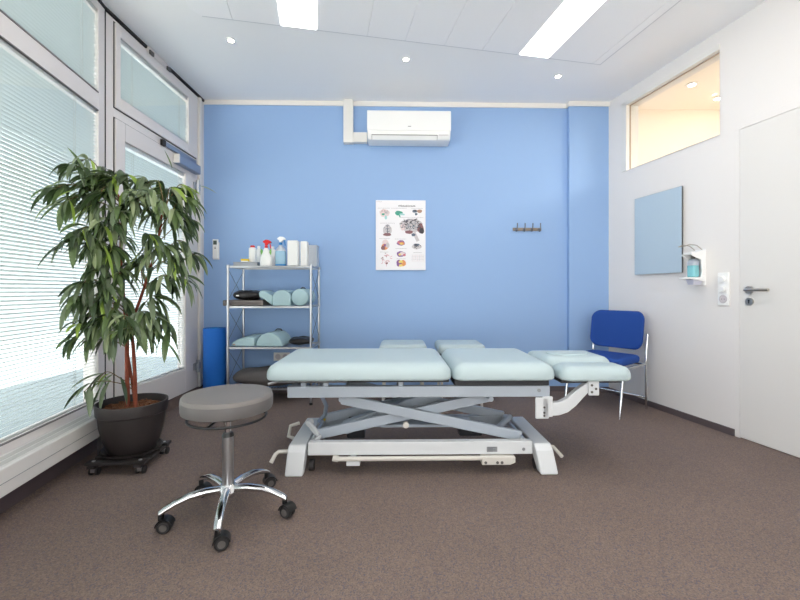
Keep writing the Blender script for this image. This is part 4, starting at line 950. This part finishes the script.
mb = MB(); mb.box(-0.03, 0.03, -0.04, 0.04, 0, 0.222); mb.build('carton', M['bottle'], t, smooth=0, bevel=0.005)
mb = MB(); mb.box(-0.027, 0.027, -0.037, 0.037, 0.2222, 0.225); mb.build('carton_flap', M['whitep'], t, smooth=0)
t = thing('frosted_canister', 'frosted translucent square canister at the wall end of the rack top', 'canister', (X(312.5, 3.84), 3.84, zt))
mb = MB()
for a in ((-0.05, 0.05, -0.05, -0.047), (-0.05, 0.05, 0.047, 0.05), (-0.05, -0.047, -0.047, 0.047), (0.047, 0.05, -0.047, 0.047)): mb.box(*a, 0.003, 0.19)
mb.box(-0.05, 0.05, -0.05, 0.05, 0, 0.003); mb.build('body', M['frost'], t, smooth=0)
mb = MB(); mb.box(-0.052, 0.052, -0.052, 0.052, 0.1902, 0.198); mb.build('lid', M['frost'], t, smooth=0, bevel=0.002)
mb = MB(); mb.box(-0.03, 0.03, -0.03, 0.03, 0.0035, 0.07); mb.build('contents', M['bottle'], t, smooth=0, bevel=0.004)
# second shelf
z2 = ZS[1] + 0.0003
def pillow(name, label, cat, m, loc, rz, w_, d_, h_, sag=0.0, grp=None):
    t = thing(name, label, cat, loc, rz, grp)
    mb = MB(); rings = []
    L = 10
    for k in range(L + 1):
        a = PI * (0.03 + 0.94 * k / L); zz = h_/2 - h_/2*math.cos(a); sc = math.sin(a) ** 0.55
        ring = []
        for i in range(40):
            q = 2*PI*i/40; cx_, cy_ = math.cos(q), math.sin(q)
            e = 0.5; x = math.copysign(abs(cx_)**e, cx_); y = math.copysign(abs(cy_)**e, cy_)
            edge = max(abs(x), abs(y)); corner = (abs(x)*abs(y))**2
            flat = 1 - 0.55 * corner * 0.9
            ring.append(Vector((x*w_/2*(0.25 + 0.75*sc) , y*d_/2*(0.25 + 0.75*sc), h_/2 + (zz - h_/2) * flat)))
        rings.append(ring)
    mb.loft(rings); mb.build('pillow_cover', m, t, smooth=70)
    return t
t = thing('foam_pad', 'flat grey foam pad overhanging the rack end under a black pillow', 'pad', (X(247, 3.66), 3.78, z2), 0)
mb = MB(); mb.pad(rrect(-0.22, 0.143, -0.118, 0.19, 0.012), soft(0, 0.05, 0.008, 0.006, 3)); mb.build('foam_block', M['greypad'], t, smooth=50)
mb = MB(); mb.pad(rrect(-0.221, 0.144, -0.119, 0.191, 0.013), [(0.0, 0.023), (0.0, 0.026)]); mb.build('seam', M['greyfab'], t)
t = pillow('small_pillow', 'black shiny pillow on the grey pad, second shelf of the rack', 'pillow', M['blackv'], (-1.398, 3.795, z2 + 0.0507), 0, 0.25, 0.22, 0.09)
mb = MB(); mb.box(-0.075, -0.05, -0.112, -0.104, 0.034, 0.046); mb.build('care_tag', M['whitep'], t, smooth=0, bevel=0.001)
def half_round(name, label, cat, x, y, z, w_, h_, L_, rz, mt, tilt=0.0, base=0.0):
    t = thing(name, label, cat, (x, y, z), rz)
    P = [(-w_/2, 0.0), (-w_/2, base)] + [(-w_/2*math.cos(PI*i/20), base + (h_ - base)*math.sin(PI*i/20)) for i in range(1, 20)] + [(w_/2, base), (w_/2, 0.0)] if base else [(-w_/2*math.cos(PI*i/22), h_*math.sin(PI*i/22)) for i in range(23)]
    mb = MB(); mb.loft([[Vector((a, -L_/2, b)) for a, b in P], [Vector((a, L_/2, b)) for a, b in P]])
    o = mb.build('cover', mt, t, smooth=40, bevel=0.008, seg=3); 
    if tilt: o.rotation_euler = (0, tilt, 0)
    return t
# leaning slim wedge, upright half round, round bolster
t = thing('neck_wedge', 'slim mint wedge leaning on the half round bolster, second shelf', 'bolster', (-1.180, 3.81, z2), 0)
mb = MB(); P = [(-0.054, 0.140), (-0.078, 0.134), (-0.09, 0.112), (-0.084, 0.076), (-0.044, 0.058), (0.030, 0.004), (0.034, 0.03), (0.034, 0.088), (0.0, 0.108)]
mb.loft([[Vector((a, -0.13, b)) for a, b in P], [Vector((a, 0.13, b)) for a, b in P]]); mb.build('cover', M['mint2'], t, smooth=50, bevel=0.01, seg=3)
half_round('half_round_bolster', 'mint upright half round bolster in the middle of the second shelf', 'bolster', -1.058, 3.815, z2, 0.163, 0.142, 0.31, 0.0, M['mint2'], base=0.07)
t = thing('round_bolster', 'mint cylinder bolster with a black handle at the wall end, second shelf', 'bolster', (-0.894, 3.815, z2), 0)
mb = MB(); r_ = 0.077
rings = [[Vector((rr*math.cos(2*PI*i/40), y, r_ + rr*math.sin(2*PI*i/40))) for i in range(40)] for y, rr in ((-0.16, r_*0.93), (-0.155, r_*0.985), (-0.148, r_), (0.15, r_), (0.156, r_*0.985), (0.16, r_*0.93))]
mb.loft(rings); mb.build('cover', M['mint2'], t, smooth=60)
mb = MB(); mb.tube([(-0.01, -0.10, r_*2 - 0.006), (0.0, -0.07, r_*2 + 0.008), (0.01, -0.03, r_*2 + 0.008), (0.014, 0.0, r_*2 - 0.006)], 0.006, 8); mb.build('carry_handle', M['blackv'], t)
rim = [(r_*0.95*math.cos(2*PI*i/40), -0.1575, r_ + r_*0.95*math.sin(2*PI*i/40)) for i in range(41)]
mb = MB(); mb.tube(rim, 0.0028, 6); mb.build('piping', M['seam'], t)
# third shelf
z3 = ZS[2] + 0.0003
t = thing('wedge_pillow', 'flat mint wedge pillow on the third shelf, nearest the blue foam roll', 'pillow', (-1.402, 3.83, z3), 0)
rings = []
for sec, (y, k) in enumerate(((-0.165, 0.75), (-0.155, 0.95), (-0.13, 1.0), (0.10, 1.05), (0.13, 1.0), (0.14, 0.8))):
    P = [(-0.108, 0.012), (-0.104, 0.028), (-0.07, 0.058), (-0.01, 0.078), (0.05, 0.084), (0.085, 0.08), (0.098, 0.065), (0.10, 0.02), (0.094, 0.001), (-0.10, 0.001)]
    rings.append([Vector((a, y, 0.001 + (b - 0.001) * k)) for a, b in P])
mb = MB(); mb.loft(rings); mb.build('cover', M['mint2'], t, smooth=60, bevel=0.006)
mb = MB(); mb.box(-0.092, -0.07, -0.1675, -0.1655, 0.014, 0.024); mb.build('care_tag', M['p_brn'], t, smooth=0)
t = half_round('half_round_bolster', 'large mint half round bolster on the third shelf beside a black pillow', 'bolster', -1.166, 3.815, z3, 0.236, 0.122, 0.30, math.radians(-2), M['mint2'])
mb = MB(); mb.tube([(-0.03, 0.10, 0.117), (-0.015, 0.12, 0.132), (0.02, 0.12, 0.131), (0.035, 0.10, 0.115)], 0.006, 8); mb.build('carry_handle', M['blackv'], t)
pillow('small_pillow', 'small black shiny pillow at the end of the third shelf', 'pillow', M['blackv'], (-0.918, 3.83, z3), 0, 0.205, 0.25, 0.072)
# bottom shelf
z4 = ZS[3] + 0.0003
t = pillow('floor_cushion', 'large dark grey cushion slumped on the bottom shelf of the rack', 'cushion', M['greyfab'], ((SXL + SXR)/2 - 0.02, 3.80, z4), 0, 0.68, 0.36, 0.155)
# blue foam roll
t = thing('foam_roll', 'upright bright blue foam roll standing beside the shelf rack', 'foam roll', (X(213.6, 3.78), 3.80, 0))
r_ = 0.098
mb = MB(); mb.lathe([(r_*0.97, 0.0), (r_, 0.004), (r_, 0.662), (r_*0.975, 0.668)], n=40); mb.build('foam_body', M['roll'], t, smooth=50)
mb = MB(); sp_ = [(0.012 + 0.078*k/90, 0.25*k) for k in range(91)]
pts = [(r*math.cos(a), r*math.sin(a), 0.6683) for r, a in sp_]; mb.tube(pts, 0.0015, 5); mb.build('spiral_edge', M['bluep'], t)

# ------------------------------------------------------------------ plant on a dolly
DXc, DYc, drz = -1.575, 2.40, math.radians(5)
t = thing('plant_dolly', 'dark slatted plant dolly on casters beneath the big flower pot', 'plant dolly', (DXc, DYc, 0), drz)
for k in range(4):
    y = -0.135 + k * 0.09; mb = MB(); mb.box(-0.155, 0.155, y - 0.029, y + 0.029, 0.062, 0.078); mb.build('slat_board', M['dolly'], t, smooth=0, bevel=0.003)
for x in (-0.12, 0.12): mb = MB(); mb.box(x - 0.02, x + 0.02, -0.165, 0.165, 0.046, 0.0618); mb.build('cross_batten', M['dolly'], t, smooth=0)
for sx in (-1, 1):
    for sy in (-1, 1):
        x, y = sx*0.122, sy*0.135
        mb = MB(); mb.box(x - 0.011, x + 0.011, y - 0.014, y + 0.014, 0.018, 0.0458); ca = mb.build('caster', M['steel'], t, smooth=0, bevel=0.003)
        for s_ in (-1, 1): mb = MB(); mb.tube([(x + s_*0.0115, y + 0.008, 0.021), (x + s_*0.022, y + 0.008, 0.021)], 0.021, 18); mb.build('wheel', M['wheel'], ca)
        mb = MB(); mb.lathe([(0.010, 0.0782), (0.009, 0.081), (0.001, 0.082)], c=(x, y, 0), n=14); mb.build('screw_cap', M['steel'], t)
PXc, PYc = DXc, DYc + 0.015
t = thing('potted_ficus', 'tall narrow-leaved ficus in a dark pot in front of the blinds', 'potted plant', (PXc, PYc, 0.0785))
mb = MB(); mb.lathe([(0.12, 0), (0.15, 0.006), (0.158, 0.022), (0.150, 0.022), (0.14, 0.010), (0.10, 0.008)], n=48); mb.build('saucer', M['pot'], t, smooth=50)
mb = MB(); mb.lathe([(0.118, 0.0085), (0.126, 0.02), (0.150, 0.09), (0.166, 0.16), (0.171, 0.212), (0.172, 0.222), (0.181, 0.228), (0.185, 0.285), (0.184, 0.290), (0.176, 0.290), (0.173, 0.25), (0.165, 0.20), (0.16, 0.15), (0.02, 0.14)], n=64); mb.build('pot', M['pot'], t, smooth=40)
rs = random.Random(5); rings = []
for k in range(9):
    r = 0.167 * (1 - k/9) + 0.002; rings.append([Vector((r*math.cos(2*PI*i/48), r*math.sin(2*PI*i/48), 0.247 + (0.008*(1 - (r/0.17)**2)) + rs.uniform(-0.006, 0.006)*(1 if k else 0))) for i in range(48)])
rings.insert(0, [Vector((0.160*math.cos(2*PI*i/48), 0.160*math.sin(2*PI*i/48), 0.20)) for i in range(48)])
mb = MB(); mb.loft(rings)
for _ in range(120):
    a, r = rs.uniform(0, 6.28), 0.155*math.sqrt(rs.random())
    mb.cbox((r*math.cos(a), r*math.sin(a), 0.258), (rs.uniform(.01, .03), rs.uniform(.008, .014), .006), Matrix.Rotation(rs.uniform(0, 6.28), 4, 'Z') @ Matrix.Rotation(rs.uniform(-.5, .5), 4, 'X'))
mb.build('bark_mulch', M['soil'], t, smooth=0)
root = Vector((PXc, PYc, 0.0785))
def L3(px, py, D): return Vector(at(px, py, D)) - root
def catmull(P, n=6):
    P = [P[0]] + list(P) + [P[-1]]; out = []
    for i in range(1, len(P) - 2):
        for k in range(n):
            u = k/n; a, b, c, d_ = P[i-1], P[i], P[i+1], P[i+2]
            out.append(0.5*((2*b) + (c - a)*u + (2*a - 5*b + 4*c - d_)*u*u + (3*b - a - 3*c + d_)*u**3))
    out.append(P[-2]); return out
base = 0.24
tr1 = [Vector((-0.022, -0.01, base)), L3(127.3, 380, 2.40), L3(127, 350, 2.41), L3(127, 320, 2.43), L3(122, 285, 2.43), L3(121, 250, 2.43), L3(122, 215, 2.44), L3(118, 195, 2.45)]
tr2 = [Vector((0.024, -0.012, base)), L3(135, 380, 2.40), L3(133.5, 350, 2.41), L3(132, 325, 2.42), L3(141, 297, 2.42), L3(150, 270, 2.42), L3(158, 240, 2.43), L3(162, 215, 2.44)]
tr3 = [Vector((0.0, 0.03, base)), L3(131, 375, 2.46), L3(126, 340, 2.44), L3(124, 300, 2.46)]
for tr, r0, r1 in ((tr1, 0.0135, 0.007), (tr2, 0.0115, 0.006), (tr3, 0.009, 0.006)):
    mb = MB(); mb.tube(catmull(tr), r0, 10, r1); mb.build('trunk', M['trunk'], t, smooth=60)
lm = [leaf_mat('leaf_dark', S(62, 80, 50)), leaf_mat('leaf_mid', S(96, 116, 72)), leaf_mat('leaf_pale', S(144, 157, 118)), leaf_mat('leaf_fresh', S(146, 172, 76)), leaf_mat('leaf_grey_green', S(112, 128, 98))]
lr = random.Random(21)
fol = MB(); tw = MB()
UP = Vector((0, 0, 1))
wn = Vector((W_WIN.u.y, -W_WIN.u.x))          # window wall normal, into the room
dn_ = Vector((W_DOOR.u.y, -W_DOOR.u.x))
def clear(p):
    q = p + root; q2 = Vector((q.x, q.y)); a = (q2 - W_WIN.p).dot(wn); b = (q2 - W_DOOR.p).dot(dn_)
    return (a > 0.02 and b > 0.02)
def leaf_(p, d, L, W, mi, droop):
    d = d.normalized(); side = d.cross(UP)
    if side.length < 0.1: side = Vector((lr.uniform(-1, 1), lr.uniform(-1, 1), 0))
    side.normalize(); roll = lr.uniform(-0.7, 0.7)
    n = 7; pos = p.copy(); cur = d.copy(); pts = []
    for k in range(n + 1):
        pts.append((pos.copy(), cur.copy())); cur = (cur + Vector((0, 0, -droop / n))).normalized(); pos = pos + cur * (L / n)
    if not clear(pts[-1][0]) or not clear(pts[4][0]): return False
    fol.mi = mi; rows = []
    for k, (q, c) in enumerate(pts):
        u = k / n; w = W * (math.sin(PI * min(1, (u*0.93 + 0.05))) ** 0.75) * (1.08 - 0.35*u)
        s_ = (Matrix.Rotation(roll, 3, c) @ side); nn = s_.cross(c).normalized()
        if k == n: w = 0.0006
        fold = 0.28 * w
        rows.append([fol.bm.verts.new(q - s_*w/2 + nn*fold*0.5), fol.bm.verts.new(q - nn*fold*0.3), fol.bm.verts.new(q + s_*w/2 + nn*fold*0.5)])
    for a, b in zip(rows, rows[1:]):
        for i in range(2): fol._face([a[i], a[i+1], b[i+1], b[i]])
    return True
TW_ = [  # px, py of a twig's tip, depth, which trunk and how far up it starts, leaves
 (70, 168, 2.20, 1, .93, 12), (82, 160, 2.30, 1, .96, 9), (100, 178, 2.30, 1, .97, 13), (52, 190, 2.10, 1, .9, 13), (62, 205, 2.12, 1, .88, 14), (78, 196, 2.22, 1, .86, 15),
 (92, 210, 2.22, 1, .85, 15), (112, 182, 2.30, 1, .98, 14), (128, 180, 2.36, 1, 1, 12), (142, 178, 2.42, 2, .97, 12), (158, 182, 2.46, 2, .98, 13), (172, 190, 2.50, 2, .96, 12),
 (184, 186, 2.55, 2, .97, 10), (188, 200, 2.54, 2, .92, 13), (192, 222, 2.55, 2, .85, 13), (176, 212, 2.44, 2, .86, 14), (160, 202, 2.36, 2, .88, 13), (140, 205, 2.32, 1, .86, 13),
 (118, 212, 2.26, 1, .8, 14), (104, 226, 2.24, 1, .76, 15), (78, 232, 2.16, 1, .72, 14), (88, 246, 2.20, 1, .68, 15), (66, 242, 2.12, 1, .7, 12), (110, 250, 2.26, 1, .64, 13),
 (186, 244, 2.50, 2, .74, 13), (196, 256, 2.52, 2, .7, 13), (180, 262, 2.42, 2, .66, 15), (164, 246, 2.36, 2, .7, 14), (150, 236, 2.34, 2, .72, 12), (170, 280, 2.40, 2, .58, 13), (188, 282, 2.46, 2, .6, 12),
 (96, 272, 2.24, 1, .56, 15), (82, 284, 2.20, 1, .5, 15), (74, 300, 2.20, 1, .46, 13), (92, 304, 2.24, 1, .44, 15), (106, 292, 2.28, 1, .48, 14), (118, 276, 2.30, 1, .56, 12),
 (78, 326, 2.24, 1, .4, 13), (94, 326, 2.26, 3, .7, 14), (110, 316, 2.26, 3, .8, 14), (70, 340, 2.24, 3, .6, 9), (104, 338, 2.28, 3, .6, 12), (158, 300, 2.36, 2, .45, 11), (148, 318, 2.34, 2, .42, 11),
 (124, 322, 2.22, 1, .38, 12), (132, 330, 2.24, 1, .36, 11), (164, 322, 2.40, 2, .46, 9), (172, 336, 2.44, 2, .4, 5), (84, 392, 2.22, 3, .22, 5), (98, 380, 2.26, 3, .24, 6), (146, 338, 2.36, 2, .36, 7),
 (130, 196, 2.26, 1, .9, 12), (148, 192, 2.30, 2, .94, 11), (100, 194, 2.22, 1, .92, 13), (120, 240, 2.36, 1, .7, 10), (100, 262, 2.34, 1, .6, 10), (90, 182, 2.26, 1, .94, 12), (120, 300, 2.40, 1, .45, 9), (140, 262, 2.44, 2, .62, 9)]
TT = {1: catmull(tr1, 10), 2: catmull(tr2, 10), 3: catmull(tr3, 10)}
for (px, py, D, k, u, nl) in TW_:
    P = TT[k]; a = P[min(len(P) - 1, int(u * (len(P) - 1)))]; b = L3(px, py, D - 0.02)
    mid = (a + b) / 2 + Vector((0, 0, 0.06)); c1 = a.lerp(mid, 0.6) + Vector((lr.uniform(-.02, .02), lr.uniform(-.02, .02), 0))
    cv = catmull([a, c1, mid.lerp(b, .5) + Vector((0, 0, .025)), b], 6)
    tw.mi = 0; tw.tube(cv, 0.0036, 6, 0.0016)
    out = (b - a); out.z = 0
    if out.length < 0.02: out = Vector((lr.uniform(-1, 1), lr.uniform(-1, 1), 0))
    out.normalize()
    nl = int(nl * 1.3)
    for i in range(nl):
        v = 0.42 + 0.58 * (i + lr.random()) / nl
        q = cv[min(len(cv) - 1, int(v * (len(cv) - 1)))] + Vector((lr.uniform(-.008, .008), lr.uniform(-.008, .008), 0))
        ang = lr.uniform(-1.5, 1.5); dr = Matrix.Rotation(ang, 3, 'Z') @ out
        up = lr.uniform(-0.9, 0.35) if py > 190 else lr.uniform(-0.6, 0.65)
        dr = (dr + Vector((0, 0, up))).normalized()
        L_ = lr.uniform(0.105, 0.195); W_ = L_ * lr.uniform(0.165, 0.225)
        mi = lr.choices((0, 1, 2, 3, 4), (0.40, 0.30, 0.09, 0.04, 0.17))[0]
        leaf_(q, dr, L_, W_, mi, lr.uniform(0.9, 2.6))
# a few single leaves that stand out
for (px, py, D, d_, L_, mi, dp) in ((86, 172, 2.22, (-.5, -.1, .9), .16, 1, .3), (60, 176, 2.1, (-.6, 0, .6), .11, 4, .5), (172, 168, 2.5, (-.3, 0, .8), .12, 1, .2), (104, 246, 2.2, (.25, -.1, -.4), .2, 3, .9), (74, 190, 2.12, (-.5, -.2, -.2), .12, 3, .6),
                               (166, 342, 2.42, (.5, 0, -.5), .16, 1, .6), (160, 338, 2.4, (-.2, 0, -.6), .12, 1, .8), (200, 186, 2.58, (.6, 0, -.1), .12, 2, .5), (86, 385, 2.2, (-.5, -.2, -.4), .16, 0, .7), (100, 388, 2.26, (-.3, -.1, -.8), .17, 0, .4), (52, 184, 2.08, (-.7, -.3, .1), .14, 4, .6)):
    leaf_(L3(px, py, D), Vector(d_), L_, L_*0.19, mi, dp)
fol.build('foliage', lm, t, smooth=80)
tw.build('twigs', M['twig'], t, smooth=60)
struct_dummy = None
# ------------------------------------------------------------------ camera, daylight, view
sl = bpy.data.lights.new('sun', 'SUN'); sl.energy = 11.0; sl.angle = 0.02; sl.color = (1.0, 0.95, 0.88)
so_ = bpy.data.objects.new('sun', sl); C.objects.link(so_); so_.rotation_euler = (math.radians(-33), 0, 0); so_['kind'] = 'helper'
cam = bpy.data.cameras.new('camera'); co_ = bpy.data.objects.new('camera', cam); C.objects.link(co_)
co_.location = (0, 0, CH); co_.rotation_euler = (PI/2, 0, 0)
cam.sensor_width = 36; cam.lens = 36 * F / 800; cam.shift_x = 0.0; cam.shift_y = -10 / 800; cam.clip_start = 0.02
SC.camera = co_
wd_ = bpy.data.worlds.new('overcast_sky'); SC.world = wd_; wd_.use_nodes = True
bg = wd_.node_tree.nodes['Background']; bg.inputs['Color'].default_value = (1.0, 0.985, 0.965, 1); bg.inputs['Strength'].default_value = 3.4
vs = SC.view_settings; vs.view_transform = 'Standard'; vs.look = 'None'; vs.gamma = 1.0; vs.use_curve_mapping = False; vs.exposure = 0.42
SC.cycles.use_denoising = True
SC.cycles.max_bounces = 12; SC.cycles.diffuse_bounces = 8; SC.cycles.transparent_max_bounces = 16
SC.cycles.caustics_reflective = False; SC.cycles.caustics_refractive = False
SC.cycles.sample_clamp_indirect = 6.0
